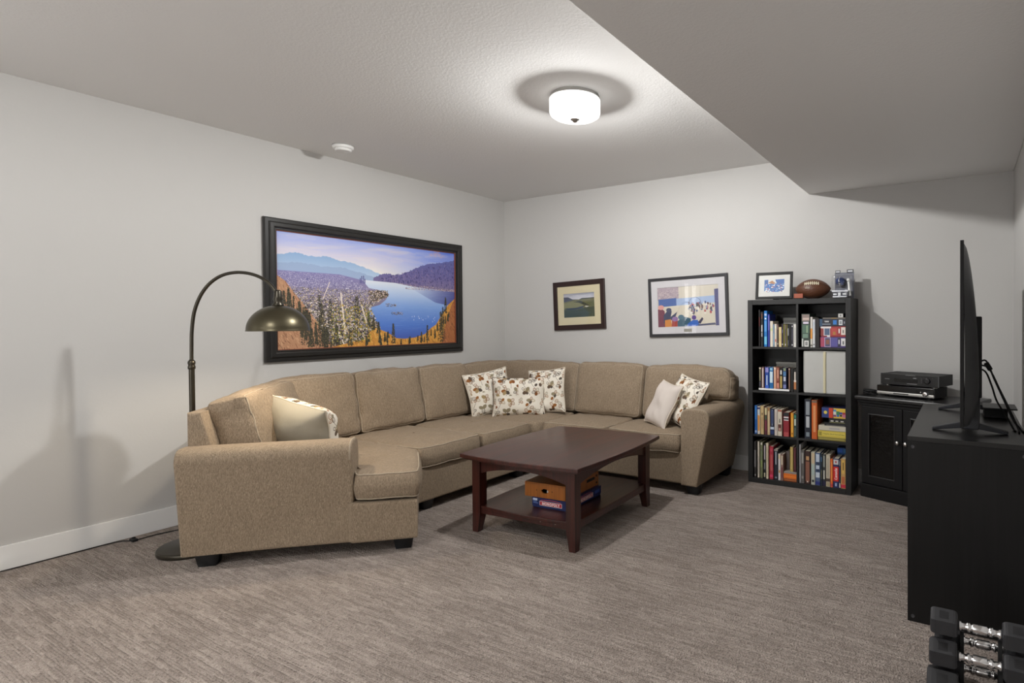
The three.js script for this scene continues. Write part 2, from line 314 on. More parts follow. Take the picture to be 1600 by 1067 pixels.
  // seat cushions
  function seat(pts, y0, y1, keep, r = 0.034, puff = 0.018, corner = 0.05) {
    const c = polyCushion(pts, y0, y1, r, puff, corner), m = put('seat_cushion', c.g);
    for (const [y, i] of [[y1 - r * 0.30, r * 0.27], [y0 + r * 0.30, r * 0.27]]) {
      let q = c.ring(y, i); 
      // start the open strip where the hidden run begins
      const k = q.findIndex((p, j) => !keep(p.x, p.z) && keep(q[(j + 1) % q.length].x, q[(j + 1) % q.length].z)); q = q.slice(k + 1).concat(q.slice(0, k + 1)).filter((p) => keep(p.x, p.z));
      if (q.length > 4) put('piping', tube(q, 0.0045, q.length * 2, false, 6), M.piping, m);
    }
  }
  seat([[0.40, 1.605], [1.262, 1.605], [1.262, 2.205], [0.40, 2.205]], 0.308, 0.462, (x) => x > 0.8);
  seat([[0.40, 1.015], [1.258, 1.015], [1.258, 1.600], [0.40, 1.600]], 0.308, 0.458, (x) => x > 0.8);
  seat([[0.38, 0.38], [1.275, 0.38], [1.275, 0.90], [1.24, 1.008], [0.38, 1.008]], 0.308, 0.455, () => false);
  seat([[1.282, 0.38], [1.93, 0.38], [1.93, 0.925], [1.36, 0.925], [1.282, 0.96]], 0.308, 0.455, (x, z) => z > 0.7);
  seat([[1.935, 0.38], [2.618, 0.38], [2.618, 0.93], [1.935, 0.93]], 0.308, 0.455, (x, z) => z > 0.7);
  seat([[0.42, 2.212], [1.275, 2.212], dn(3.105, -0.590), dn(3.085, -0.955), dn(2.90, -0.985), dn(2.90, -1.60), dn(2.05, -1.60)], 0.305, 0.470, (x, z) => (x + z) * Math.SQRT1_2 > 2.55 && (x - z) * Math.SQRT1_2 > -1.0, 0.04, 0.016, 0.035);
  // back cushions: centre of the bottom edge, facing angle, width, height
  function back(x, z, face, w, h, { d = 0.22, tilt = 11, y = 0.447, ph = 0, r = 0.042, post, by = 0.022 } = {}) {
    const c = softBox(w, h, d, { r, bz: 0.035, by, bx: 0.004, wob: 0.006, ph, post });
    const place = (g) => g.translate(0, h / 2, 0).rotateX(-tilt * D).rotateY(face * D).translate(x, y, z);
    const m = put('back_cushion', place(c.g));
    put('piping', place(tube(c.ring(), 0.0042, 180, true, 6)), M.piping, m);
    return m;
  }
  back(0.350, 1.775, 90, 0.605, 0.480, { ph: 3 });
  back(0.350, 1.195, 90, 0.550, 0.478, { ph: 7 });
  back(0.350, 2.370, 90, 0.590, 0.480, { ph: 11 });
  back(0.330, 0.585, 90, 0.660, 0.470, { ph: 15, d: 0.2 });
  back(0.775, 0.330, 0, 0.970, 0.470, { ph: 19, d: 0.2 });
  back(1.630, 0.345, 0, 0.715, 0.478, { ph: 23 });
  back(2.415, 0.345, 0, 0.850, 0.478, { ph: 27, r: 0.075, post: (q, x, y) => { const f = Math.max(0, Math.min(1, (x - 0.17) / 0.06)), k = f * f * (3 - 2 * f), lo = -0.239 + 0.205; if (k > 0) { const t = (q.y + 0.239) / 0.478; q.y = q.y * (1 - k) + (lo + t * (0.239 - lo)) * k; } const e = Math.max(0, (x - 0.30) / 0.125); q.y -= 0.07 * e * e * Math.max(0, y / 0.239); } });
  { const [x, z] = dn(2.405, -1.535); back(x, z, 135, 0.93, 0.46, { ph: 31, d: 0.215, tilt: 15, y: 0.455, r: 0.036, post: (q, x, y, z) => { const e = Math.max(0, Math.abs(x) / 0.465 - 0.93) / 0.07; q.x += Math.sign(x) * e * 0.0045 * Math.sin(q.y * 95 + 5 * noise3(q.y * 9, q.z * 9, 3)); q.z += 0.004 * Math.max(0, 1 - Math.abs(y + 0.16) / 0.09) * Math.sin(x * 60 + 7 * noise3(x * 7, y * 7, 1)) * (z > 0 ? 1 : 0); } }); }
}

// ---------------------------------------------------------------- throw pillows
const leafTex = canvasTex(1024, 1024, (c, w, h) => {
  c.fillStyle = '#e4ddd0'; c.fillRect(0, 0, w, h);
  const tones = ['#7c4a21', '#8f5a2a', '#5d4a3a', '#8c8168', '#a08a63', '#4e443c'];
  const leaf = (x, y, a, s, fill, tone) => { c.save(); c.translate(x, y); c.rotate(a); c.beginPath(); c.moveTo(0, 0); c.bezierCurveTo(s * .55, -s * .25, s * .5, -s * .95, 0, -s * 1.15); c.bezierCurveTo(-s * .5, -s * .95, -s * .55, -s * .25, 0, 0); c.lineWidth = 5; c.strokeStyle = tone; if (fill) { c.fillStyle = tone; c.fill(); } c.stroke(); if (!fill && s > 36) { c.beginPath(); c.ellipse(0, -s * .62, s * .16, s * .28, 0, 0, 7); c.lineWidth = 3; c.stroke(); } c.restore(); };
  for (let j = 0; j < 8; j++) for (let i = 0; i < 8; i++) {
    const x = (i + .5 + (j % 2) * .45 - .2) * w / 8 + rr(-18, 18), y = (j + .5) * h / 8 + rr(-18, 18), a0 = rr(0, 6.3), k = 3 + Math.floor(rnd() * 3);
    c.strokeStyle = '#6b5f55'; c.lineWidth = 4; c.beginPath(); c.moveTo(x, y); c.quadraticCurveTo(x + rr(-60, 60), y + rr(30, 70), x + rr(-80, 80), y + 110); c.stroke();
    for (let m = 0; m < k; m++) leaf(x, y, a0 + m * 6.28 / k + rr(-.2, .2), rr(36, 52), rnd() < 0.30, tones[Math.floor(rnd() * tones.length)]);
    leaf(x + rr(-85, 85), y + rr(60, 100), rr(0, 6.3), rr(30, 44), rnd() < 0.3, tones[Math.floor(rnd() * tones.length)]);
  }
});
leafTex.repeat.set(1 / 0.74, 1 / 0.74);
const pillowLeaf = std({ map: leafTex, roughness: 0.9, bumpMap: fabricBump, bumpScale: 0.0008 });
const pillowCream = std({ color: col(0.31, 0.28, 0.22), roughness: 0.9, bumpMap: fabricBump, bumpScale: 0.0006 });
const pillowPink = std({ color: col(0.62, 0.55, 0.50), roughness: 0.9, bumpMap: fabricBump, bumpScale: 0.0006 });
const pillowPipe = std({ color: col(0.60, 0.53, 0.43), roughness: 0.9 });
const pipeDark = std({ color: col(0.13, 0.085, 0.05), roughness: 0.9 });
function pillow(label, pos, yaw, tilt, roll, w, h, t, front, backM, { pipe = pillowPipe, ph = 0, group, slump = 0 } = {}) {
  const o = thing('throw_pillow', label, 'pillow', pos, 0, group || 'throw pillows on the sectional sofa');
  o.rotation.order = 'YXZ'; o.rotation.set(-tilt * D, yaw * D, roll * D);
  const N = 26, pt = (u, v, s) => {
    const x = w / 2 * u * (1 - 0.07 * (1 - v * v)), y = h / 2 * v * (1 - 0.07 * (1 - u * u)) - slump * (1 - u * u) * (v + 1) * 0.5;
    const k = Math.pow(Math.max(0, (1 - u ** 4) * (1 - v ** 4)), 0.62);
    return V(x, y, s * (t / 2 * k + 0.006 * k * noise3(x * 9 + ph, y * 9, s)) + 0.012 * noise3(x * 4, y * 4, ph));
  };
  const sheet = (s) => { const p = [], ix = []; for (let j = 0; j <= N; j++) for (let i = 0; i <= N; i++) { const q = pt(Math.sin((i / N * 2 - 1) * Math.PI / 2), Math.sin((j / N * 2 - 1) * Math.PI / 2), s); p.push(q.x, q.y, q.z); } for (let j = 0; j < N; j++) for (let i = 0; i < N; i++) { const a = j * (N + 1) + i, b = a + 1, d = a + N + 1, e = d + 1; s > 0 ? ix.push(a, b, d, b, e, d) : ix.push(a, d, b, b, d, e); } const g = new THREE.BufferGeometry(); g.setAttribute('position', new THREE.Float32BufferAttribute(p, 3)); g.setIndex(ix); g.computeVertexNormals(); return g; };
  obj('front_cover', [sheet(1)], front, o); obj('back_cover', [sheet(-1)], backM, o);
  const e = []; for (let i = 0; i < 20; i++) e.push(pt(-1 + i / 10, 1, 0)); for (let i = 0; i < 20; i++) e.push(pt(1, 1 - i / 10, 0)); for (let i = 0; i < 20; i++) e.push(pt(1 - i / 10, -1, 0)); for (let i = 0; i < 20; i++) e.push(pt(-1, -1 + i / 10, 0));
  obj('piping', [tube(e, 0.005, 160, true, 6)], pipe, o);
  return o;
}
pillow('leaf-patterned pillow at the left of the three in the sofa corner', [0.595, 0.665, 0.86], 60, 16, 9, 0.42, 0.41, 0.13, pillowLeaf, pillowCream, { ph: 2 });
pillow('leaf-patterned pillow at the right of the three in the sofa corner, its top corner raised', [1.045, 0.668, 0.565], 14, 14, 6, 0.38, 0.42, 0.13, pillowLeaf, pillowCream, { ph: 9 });
pillow('long leaf-patterned pillow in front of the other two in the sofa corner', [0.885, 0.628, 0.775], 38, 14, 0, 0.49, 0.37, 0.15, pillowLeaf, pillowCream, { ph: 5, pipe: pipeDark });
pillow('plain pinkish cream pillow leaning in front of a patterned one by the right arm', [2.345, 0.640, 0.665], -30, 27, -6, 0.33, 0.38, 0.13, pillowPink, pillowLeaf, { ph: 12 });
pillow('leaf-patterned pillow leaning on the right arm behind the plain one', [2.515, 0.668, 0.610], -26, 24, -8, 0.38, 0.41, 0.13, pillowLeaf, pillowCream, { ph: 15 });
pillow('plain cream pillow with a patterned far side on the angled end seat', [0.945, 0.640, 2.80], 183, 16, 8, 0.52, 0.42, 0.24, pillowLeaf, pillowCream, { ph: 18 });

// ---------------------------------------------------------------- coffee table
{
  const t = thing('coffee_table', 'dark cherry wood coffee table with bowed edges and a lower shelf', 'coffee table', [2.168, 0, 1.750], 2.2 * D);
  // bowed rectangle in plan
  const bow = (w, d, bx, bz) => { const q = [], n = 14; const e = (a, b, c) => { for (let i = 0; i < n; i++) q.push([a[0] + (b[0] - a[0]) * i / n + c[0] * 4 * (i / n) * (1 - i / n), a[1] + (b[1] - a[1]) * i / n + c[1] * 4 * (i / n) * (1 - i / n)]); }; const x = w / 2, z = d / 2; e([-x, -z], [x, -z], [0, -bz]); e([x, -z], [x, z], [bx, 0]); e([x, z], [-x, z], [0, bz]); e([-x, z], [-x, -z], [-bx, 0]); return q; };
  const top = extrude(shapeOf(bow(0.885, 1.055, 0.028, 0.035)), 0.018, 0.004).rotateX(-Math.PI / 2).translate(0, 0.476, 0);
  const under = extrude(shapeOf(bow(0.855, 1.025, 0.026, 0.033)), 0.010, 0.003).rotateX(-Math.PI / 2).translate(0, 0.465, 0);
  obj('tabletop', [top, under], M.cherry, t);
  const X = 0.388, Z = 0.478, lw = 0.062;
  for (const sx of [-1, 1]) for (const sz of [-1, 1]) {
    const g = new THREE.BoxGeometry(lw, 0.465, lw, 1, 8, 1), p = g.attributes.position;
    for (let i = 0; i < p.count; i++) { const y = p.getY(i) + 0.2325, k = y < 0.12 ? (0.12 - y) / 0.12 : 0; if (p.getX(i) * sx < 0) p.setX(i, p.getX(i) + sx * 0.020 * k); if (p.getZ(i) * sz < 0) p.setZ(i, p.getZ(i) + sz * 0.020 * k); p.setY(i, y); }
    g.computeVertexNormals();
    obj('leg', [g.translate(sx * (X - lw / 2), 0, sz * (Z - lw / 2))], M.cherry, t);
  }
  // aprons with an arched lower edge
  const apron = (len) => { const s = new THREE.Shape(), h = len / 2; s.moveTo(-h, 0.467); s.lineTo(-h, 0.372); s.quadraticCurveTo(-h * 0.55, 0.418, 0, 0.420); s.quadraticCurveTo(h * 0.55, 0.418, h, 0.372); s.lineTo(h, 0.467); s.closePath(); return extrude(s, 0.02, 0.002); };
  const ax = 2 * (X - lw), az = 2 * (Z - lw);
  for (const s of [-1, 1]) { obj('apron', [apron(ax + 0.004).translate(0, 0, s * (Z - 0.024) - 0.01)], M.cherry, t); obj('apron', [apron(az + 0.004).rotateY(Math.PI / 2).translate(s * (X - 0.024) - 0.01, 0, 0)], M.cherry, t); }
  const sh = extrude(shapeOf(bow(2 * X - 0.03, 2 * Z - 0.03, 0.014, 0.022)), 0.014, 0.003).rotateX(-Math.PI / 2).translate(0, 0.150, 0);
  const lip = (len) => span(-len / 2, len / 2, 0.118, 0.153, -0.011, 0.011, 0.002);
  const shelf = obj('shelf', [sh], M.cherry, t);
  for (const s of [-1, 1]) { obj('shelf_rail', [lip(ax).translate(0, 0, s * (Z - 0.022))], M.cherry, shelf); obj('shelf_rail', [lip(az).rotateY(Math.PI / 2).translate(s * (X - 0.022), 0, 0)], M.cherry, shelf); }
  for (let k = 0; k < 5; k++) obj('scratch', [box(rr(0.006, 0.016), 0.002, 0.0008, 0.10 + k * 0.045 + rr(-.01, .01), 0.150 - (k % 2) * 0.012, Z - 0.0105)], plain(0xb9a89a, 0.8), shelf);
}
// boxed games on its shelf
const gameTex = (px, pw, extra) => canvasTex(768, 150, (c, w, h) => {
  c.fillStyle = '#101f55'; c.fillRect(0, 0, w, h);
  extra(c);
  c.fillStyle = '#b3222e'; c.fillRect(px, 58, pw, 74); c.strokeStyle = '#f2efee'; c.lineWidth = 6; c.strokeRect(px, 58, pw, 74);
  c.fillStyle = '#fbf7f5'; c.font = 'bold 68px sans-serif'; c.textAlign = 'center'; c.textBaseline = 'middle'; c.fillText('MONOPOLY', px + pw / 2, 97, pw - 22);
  c.strokeStyle = '#b0444e'; c.lineWidth = 12; c.beginPath(); c.moveTo(px + 20, 42); c.quadraticCurveTo(px + pw / 2, 8, px + pw - 20, 42); c.stroke();
});
const gameFront = gameTex(165, 480, (c) => { c.fillStyle = '#c7d3ea'; c.fillRect(16, 16, 96, 40); c.fillStyle = '#6f8fd0'; c.fillRect(20, 70, 80, 10); c.fillRect(20, 96, 110, 10); });
const gameSide = gameTex(235, 330, (c) => { c.fillStyle = '#2f4f9e'; c.fillRect(610, 46, 120, 60); });
const printMat = (map, rough = 0.45) => std({ map, roughness: rough });
function printQuad(w, h, mat) { const g = new THREE.PlaneGeometry(w, h); return new THREE.Mesh(g, mat); }
function addPrint(parent, name, w, h, map, x, y, z, ry = 0, rough = 0.45, rx = 0) {   // thin printed sheet glued on a face
  const g = new THREE.BoxGeometry(w, h, 0.0006), uv = g.attributes.uv; void uv;
  const m = new THREE.Mesh(g, printMat(map, rough)); m.name = name; m.castShadow = m.receiveShadow = true; m.position.set(x, y, z); m.rotation.set(rx, ry, 0); parent.add(m); return m;
}
{
  const y = 0.1672;
  const t = thing('board_game', 'dark blue board game box with a red title panel, lower on the table shelf', 'board game', [2.272, y, 1.878], 3.5 * D);
  obj('tray', [rbox(0.262, 0.030, 0.392, 0.002, 0, 0.015, 0)], plain(0x132458, 0.4), t);
  const lid = obj('lid', [rbox(0.268, 0.052, 0.398, 0.002, 0, 0.036, 0)], plain(0x101f55, 0.38), t);
  addPrint(lid, 'printed_side', 0.262, 0.0505, gameFront, 0, 0.036, 0.1995);
  addPrint(lid, 'printed_side', 0.392, 0.0505, gameSide, 0.1345, 0.036, 0, Math.PI / 2);
  const o = thing('game_crate', 'orange wooden game box with an oval hand hole, on top of the blue box', 'board game', [2.232, y + 0.0625, 1.875], 4 * D);
  const orange = std({ map: woodTex([0.60, 0.35, 0.115], 0.35, 256, 0.4), roughness: 0.4 });
  const side = (w, h) => { const s = shapeOf([[-w / 2, 0], [w / 2, 0], [w / 2, h], [-w / 2, h]]), q = new THREE.Path(); q.absellipse(0, h * 0.52, 0.026, 0.014, 0, Math.PI * 2, true); s.holes.push(q); return extrude(s, 0.009, 0.001, 20); };
  obj('side_panel', [side(0.30, 0.082).translate(0, 0, 0.193)], orange, o);
  obj('side_panel', [side(0.30, 0.082).translate(0, 0, -0.202)], orange, o);
  obj('side_panel', [rbox(0.009, 0.082, 0.386, 0.001, 0.1455, 0.041, 0)], orange, o);
  obj('side_panel', [rbox(0.009, 0.082, 0.386, 0.001, -0.1455, 0.041, 0)], orange, o);
  obj('top_panel', [rbox(0.30, 0.008, 0.404, 0.001, 0, 0.086, 0)], orange, o);
  obj('bottom_panel', [rbox(0.28, 0.006, 0.384, 0.001, 0, 0.004, 0)], M.blackMatte, o);
  obj('game_piece', [lathe([[0, 0.02], [0.010, 0.02], [0.007, 0.04], [0.003, 0.045], [0, 0.046]]).translate(0.004, 0.008, 0.17)], M.white, o);
  for (const dx of [-0.06, 0.055]) obj('screw', [new THREE.CylinderGeometry(0.003, 0.003, 0.002, 12).rotateX(Math.PI / 2).translate(dx, 0.045, 0.2035)], M.blackMatte, o);
  for (const [dz, yy] of [[-0.175, 0.066], [-0.175, 0.02]]) obj('finger_joint', [box(0.002, 0.012, 0.016, 0.1502, yy, dz)], M.blackMatte, o);
  obj('slot', [rbox(0.003, 0.018, 0.10, 0.001, 0.1500, 0.055, -0.10)], M.blackMatte, o);
}

// ---------------------------------------------------------------- arc floor lamp
{
  const t = thing('arc_floor_lamp', 'dark bronze arc floor lamp with a dome shade behind the angled sofa end', 'floor lamp', [0.569, 0, 3.238], 29.7 * D);   // local +x runs along the arc
  obj('base', [lathe([[0, 0], [0.176, 0], [0.178, 0.005], [0.178, 0.022], [0.172, 0.030], [0.03, 0.036], [0.022, 0.048], [0, 0.050]], 56)], M.bronze, t);
  obj('pole', [new THREE.CylinderGeometry(0.0145, 0.0145, 1.03, 20).translate(0, 0.555, 0)], M.bronze, t);
  obj('collar', [lathe([[0.0145, 1.055], [0.019, 1.058], [0.019, 1.072], [0.0165, 1.076], [0.0165, 1.084], [0.019, 1.088], [0.019, 1.100], [0.013, 1.108], [0.011, 1.112]], 24)], M.bronze, t);
  const k = 1 / 267, px = (u, v) => V((u - 304) * k, 1.3119 - (v - 503) * k, 0);
  obj('arc_arm', [tube([V(0, 1.09, 0), px(304.3, 540), px(305.5, 508), px(310, 480), px(320, 456), px(334, 438), px(352, 426), px(372, 421), px(393, 422), px(412, 428), px(428, 439), px(439, 453)], 0.0095, 90, false, 12)], M.bronze, t);
  const hx = (440.5 - 304) * k;
  const yb = 1.3119 - (511.5 - 503) * k;
  obj('socket', [lathe([[0, yb + 0.238], [0.012, yb + 0.236], [0.020, yb + 0.228], [0.022, yb + 0.195], [0.026, yb + 0.180], [0.020, yb + 0.165], [0.030, yb + 0.150], [0.030, yb + 0.142], [0, yb + 0.142]], 28).translate(hx, 0, 0)], M.bronze, t);
  const prof = []; for (let i = 0; i <= 16; i++) { const a = i / 16 * Math.PI / 2; prof.push([0.158 * Math.sin(a) + 0.002, yb + 0.146 * Math.cos(a)]); }
  prof.push([0.163, yb - 0.003], [0.160, yb - 0.004]); for (let i = 16; i >= 0; i--) { const a = i / 16 * Math.PI / 2; prof.push([0.1545 * Math.sin(a), yb + 0.142 * Math.cos(a)]); }
  obj('shade', [lathe(prof, 64).translate(hx, 0, 0)], std({ color: col(0.095, 0.082, 0.052), roughness: 0.34, metalness: 0.85 }), t);
  const b = obj('bulb', [new THREE.SphereGeometry(0.028, 20, 14).translate(hx, yb + 0.060, 0)], std({ color: 0xffffff, emissive: col(1, 0.86, 0.66), emissiveIntensity: 2 }), t);
  void b;
  const p = new THREE.PointLight(col(1, 0.86, 0.66), FLOOR_LAMP_POWER, 0, 2); p.position.set(hx, yb + 0.060, 0); p.castShadow = true; p.shadow.radius = 1.3; p.name = 'bulb_light'; t.add(p);
}
{ // its cord along the skirting
  const t = thing('power_cord', 'thin black lamp cord with an inline switch along the left baseboard', 'cord', [0.06, 0, 3.6]);
  obj('cable', [tube([[0.34, 0.004, -0.42], [0.24, 0.004, -0.52], [0.10, 0.004, -0.50], [0.05, 0.005, -0.36], [0.045, 0.005, -0.235], [-0.005, 0.006, -0.19], [-0.02, 0.005, 0.0], [-0.026, 0.005, 0.25], [-0.030, 0.008, 0.42], [-0.037, 0.03, 0.56], [-0.040, 0.06, 0.72], [-0.040, 0.08, 0.95], [-0.040, 0.075, 1.3]], 0.0032, 120)], M.blackMatte, t);
  obj('inline_switch', [rbox(0.05, 0.016, 0.030, 0.005, 0.045, 0.009, -0.237), rbox(0.016, 0.010, 0.016, 0.003, 0.045, 0.020, -0.237)], M.blackMatte, t);
}

// ---------------------------------------------------------------- framed pictures
const panorama = canvasTex(2048, 1088, (c, w, h) => {
  const P = (l) => { c.beginPath(); l.forEach(([x, y], i) => (i ? c.lineTo(x * w, y * h) : c.moveTo(x * w, y * h))); c.closePath(); };
  let g = c.createLinearGradient(0, 0, 0, h * 0.42); g.addColorStop(0, '#95a6e4'); g.addColorStop(0.35, '#cdcbe4'); g.addColorStop(0.7, '#f0eae2'); g.addColorStop(1, '#e4e8f0'); c.fillStyle = g; c.fillRect(0, 0, w, h);
  g = c.createRadialGradient(w * .95, 0, 20, w * .95, 0, w * .5); g.addColorStop(0, 'rgba(84,112,210,.85)'); g.addColorStop(.6, 'rgba(130,152,226,.35)'); g.addColorStop(1, 'rgba(150,160,220,0)'); c.fillStyle = g; c.fillRect(0, 0, w, h * .4);
  for (let i = 0; i < 60; i++) { const x = rr(0, w), y = rr(0, h * .22); c.fillStyle = `rgba(240,222,214,${rr(.04, .14)})`; c.beginPath(); c.ellipse(x, y, rr(80, 260), rr(8, 26), rr(-.2, .1), 0, 7); c.fill(); }
  for (let i = 0; i < 26; i++) { c.fillStyle = `rgba(232,170,160,${rr(.12, .3)})`; c.beginPath(); c.ellipse(w * rr(.83, .93), h * rr(0.0, .07), rr(8, 34), rr(5, 14), 0, 0, 7); c.fill(); }
  const ridge = (l, n, amp) => { const q = []; for (let i = 0; i + 1 < l.length; i++) for (let k = 0; k < n; k++) { const f = k / n; q.push([l[i][0] + (l[i + 1][0] - l[i][0]) * f, l[i][1] + (l[i + 1][1] - l[i][1]) * f + rr(-amp, amp)]); } q.push(l[l.length - 1]); return q; };
  g = c.createLinearGradient(0, h * .16, 0, h * .36); g.addColorStop(0, '#8aabd4'); g.addColorStop(1, '#bccfe6'); c.fillStyle = g;
  P([[0, .4], ...ridge([[0, .203], [.085, .167], [.148, .188], [.236, .178], [.29, .203], [.37, .218], [.472, .275], [.60, .34]], 10, .006), [.60, .4]]); c.fill();
  c.fillStyle = 'rgba(150,170,206,.75)'; P([[0, .4], ...ridge([[0, .27], [.1, .25], [.2, .27], [.32, .265], [.45, .32], [.55, .36]], 10, .006), [.55, .4]]); c.fill();
  // right mountain
  g = c.createLinearGradient(0, h * .08, 0, h * .42); g.addColorStop(0, '#5c61a0'); g.addColorStop(.6, '#6a639a'); g.addColorStop(1, '#7d7196'); c.fillStyle = g;
  P([[.47, .37], ...ridge([[.472, .334], [.535, .289], [.619, .293], [.707, .225], [.78, .166], [.888, .124], [1.003, .079]], 14, .008), [1, .44], [.7, .40]]); c.fill();
  for (let i = 0; i < 900; i++) { const x = rr(.5, 1), lo = .335 - (x - .5) * .5, y = rr(Math.max(.1, lo), .41); c.fillStyle = ['rgba(50,48,100,.5)', 'rgba(140,122,160,.5)', 'rgba(90,84,140,.5)'][i % 3]; c.fillRect(x * w, y * h, rr(4, 16), rr(6, 26)); }
  for (let i = 0; i < 500; i++) { const x = rr(.62, 1), y = .385 + (x - .62) * .11 + rr(-.02, .012); c.fillStyle = ['#d9c9c6', '#8a7a92', '#b59a92', '#5f5580'][i % 4]; c.fillRect(x * w, y * h, rr(3, 10), rr(2, 6)); }
  // lake
  g = c.createLinearGradient(0, h * .36, 0, h * .92); g.addColorStop(0, '#e2e6ee'); g.addColorStop(.2, '#b8cbea'); g.addColorStop(.45, '#7fa2de'); g.addColorStop(.8, '#4f78cc'); g.addColorStop(1, '#4560b4'); c.fillStyle = g;
  P([[.40, .365], [.60, .375], [.72, .405], [1, .435], [1, .95], [.42, .95], [.40, .6]]); c.fill();
  g = c.createLinearGradient(w * .7, h * .42, w, h * .55); g.addColorStop(0, 'rgba(60,66,140,0)'); g.addColorStop(1, 'rgba(58,58,128,.85)'); c.fillStyle = g; P([[.68, .405], [1, .435], [1, .60], [.86, .56]]); c.fill();
  for (let i = 0; i < 300; i++) { const x = rr(.48, .98), y = rr(.44, .86); c.fillStyle = `rgba(${190},${206},${238},${rr(.03, .13)})`; c.fillRect(x * w, y * h, rr(20, 130), rr(2, 5)); }
  c.fillStyle = '#e8d8cc'; for (let i = 0; i < 300; i++) { c.fillStyle = ['#e2cfc4', '#8b7284', '#5b5070'][i % 3]; c.fillRect(w * rr(.66, 1), h * (.41 + rr(0, .02)), rr(3, 9), rr(2, 6)); }
  // town plain
  g = c.createLinearGradient(0, h * .33, 0, h); g.addColorStop(0, '#8681b5'); g.addColorStop(.25, '#8d84a3'); g.addColorStop(.6, '#6b5f6a'); g.addColorStop(1, '#6a4c3c'); c.fillStyle = g;
  P([[0, .33], [.133, .33], [.289, .33], [.411, .37], [.445, .441], [.50, .455], [.561, .491], [.54, .55], [.505, .60], [.443, .632], [.452, .721], [.495, .78], [.52, 1], [0, 1]]); c.fill();
  for (let i = 0; i < 9000; i++) {
    const y = .335 + Math.pow(rnd(), 1.35) * .64, lim = y < .45 ? .30 + (y - .33) * 1.2 : y < .5 ? .53 : y < .62 ? .56 - (y - .5) * .9 : .45 + (y - .62) * .25; const x = rr(0, lim), s = 1 + (y - .33) * 9;
    const far = ['#c0bcd8', '#6a659a', '#9a93bc', '#dcd6e2', '#524e80'], near = ['#efe6da', '#2f2a2a', '#5a5254', '#b3a496', '#39352a', '#d8c8b2', '#6e6a3c', '#a0884a', '#cfc4c4', '#8f8694'];
    const pal = y < .46 ? far : near; c.fillStyle = pal[Math.floor(rnd() * pal.length)]; c.fillRect(x * w, y * h, rr(1.5, 4) * s, rr(1.2, 3.4) * s);
  }
  for (const [x, hh] of [[.396, .05], [.404, .07], [.414, .075], [.421, .045], [.133, .02]]) { c.fillStyle = '#5a5590'; c.fillRect(x * w, (.40 - hh) * h, 10, hh * h); }
  c.strokeStyle = '#e6d9cc'; c.lineWidth = 15; c.beginPath(); c.moveTo(.296 * w, .497 * h); c.lineTo(.317 * w, .88 * h); c.stroke(); c.lineWidth = 7; c.beginPath(); c.moveTo(.242 * w, .405 * h); c.lineTo(.206 * w, .57 * h); c.stroke(); c.lineWidth = 12; c.beginPath(); c.moveTo(.402 * w, .60 * h); c.lineTo(.442 * w, .84 * h); c.stroke();
  for (const [x, y, a] of [[.569, .597, .03], [.606, .68, .035]]) for (let i = 0; i < 60; i++) { c.fillStyle = ['#5c4c4a', '#c3a48c', '#39352f'][i % 3]; c.fillRect((x + rr(-a, a)) * w, (y + rr(-.014, .014)) * h, rr(4, 12), rr(3, 7)); }
  for (let i = 0; i < 16; i++) { c.fillStyle = '#f2f4fb'; c.fillRect(rr(.69, .86) * w, rr(.70, .76) * h, 4, rr(6, 16)); }
  for (let i = 0; i < 420; i++) { const a = rnd(), x = .44 + a * .11, y = .455 + rr(0, .14) * (1 - a * .6); c.fillStyle = ['#3c3430', '#8a7264', '#57503a', '#cdb9a6'][i % 4]; c.fillRect(x * w, y * h, rr(5, 14), rr(5, 14)); }
  // orange slopes
  const slope = (l, cols) => { c.save(); P(l); c.clip(); c.fillStyle = cols[0]; c.fillRect(0, 0, w, h); for (let i = 0; i < 2600; i++) { c.strokeStyle = cols[1 + Math.floor(rnd() * (cols.length - 1))]; c.lineWidth = rr(2, 6); const x = rr(0, w), y = rr(.35 * h, h); c.beginPath(); c.moveTo(x, y); c.lineTo(x + rr(4, 22), y + rr(14, 44)); c.stroke(); } c.restore(); };
  slope([[0, .368], [.04, .42], [.076, .515], [.13, .64], [.173, .75], [.20, .86], [.24, .95], [.26, 1], [0, 1]], ['#b98a68', '#96684c', '#dcb08a', '#6b4a3a', '#cda07c', '#8a5a40']);
  slope([[.24, 1], [.36, .95], [.416, .94], [.45, .86], [.48, .824], [.549, .872], [.60, .93], [.65, .94], [.72, .93], [.785, .896], [.83, .83], [.861, .799], [.90, .70], [.95, .58], [1, .509], [1, 1]], ['#cf9340', '#a8692a', '#ecbf62', '#8f5a2a', '#dca648', '#b87a34', '#f0cc78']);
  slope([[.90, 1], [.93, .80], [.97, .60], [1, .51], [1, 1]], ['#a8683f', '#8a5030', '#c08354', '#70452e']);
  const tree = (x, y0, y1, k = 1) => { const H = y1 - y0; for (let i = 0; i < 220 * k; i++) { const f = rnd(), wd = (.004 + .014 * f) * k * (.7 + H); c.fillStyle = ['#27261e', '#3a382a', '#4a4632', '#1d1c17', '#5a5236'][i % 5]; c.fillRect((x + rr(-wd, wd)) * w, (y0 + f * H) * h, rr(3, 9), rr(5, 16)); } };
  for (let i = 0; i < 46; i++) { const f = rnd(), x = .01 + f * .22 + rr(-.02, .04), y = .45 + f * .42 + rr(-.02, .10); tree(x, y, y + rr(.06, .15), rr(.35, .7)); }
  for (let i = 0; i < 26; i++) { const x = rr(.40, .99), y = (x < .62 ? .86 : x < .8 ? .90 : .78 - (x - .86) * 1.4) + rr(0, .06); tree(x, y, y + rr(.04, .10), rr(.3, .55)); }
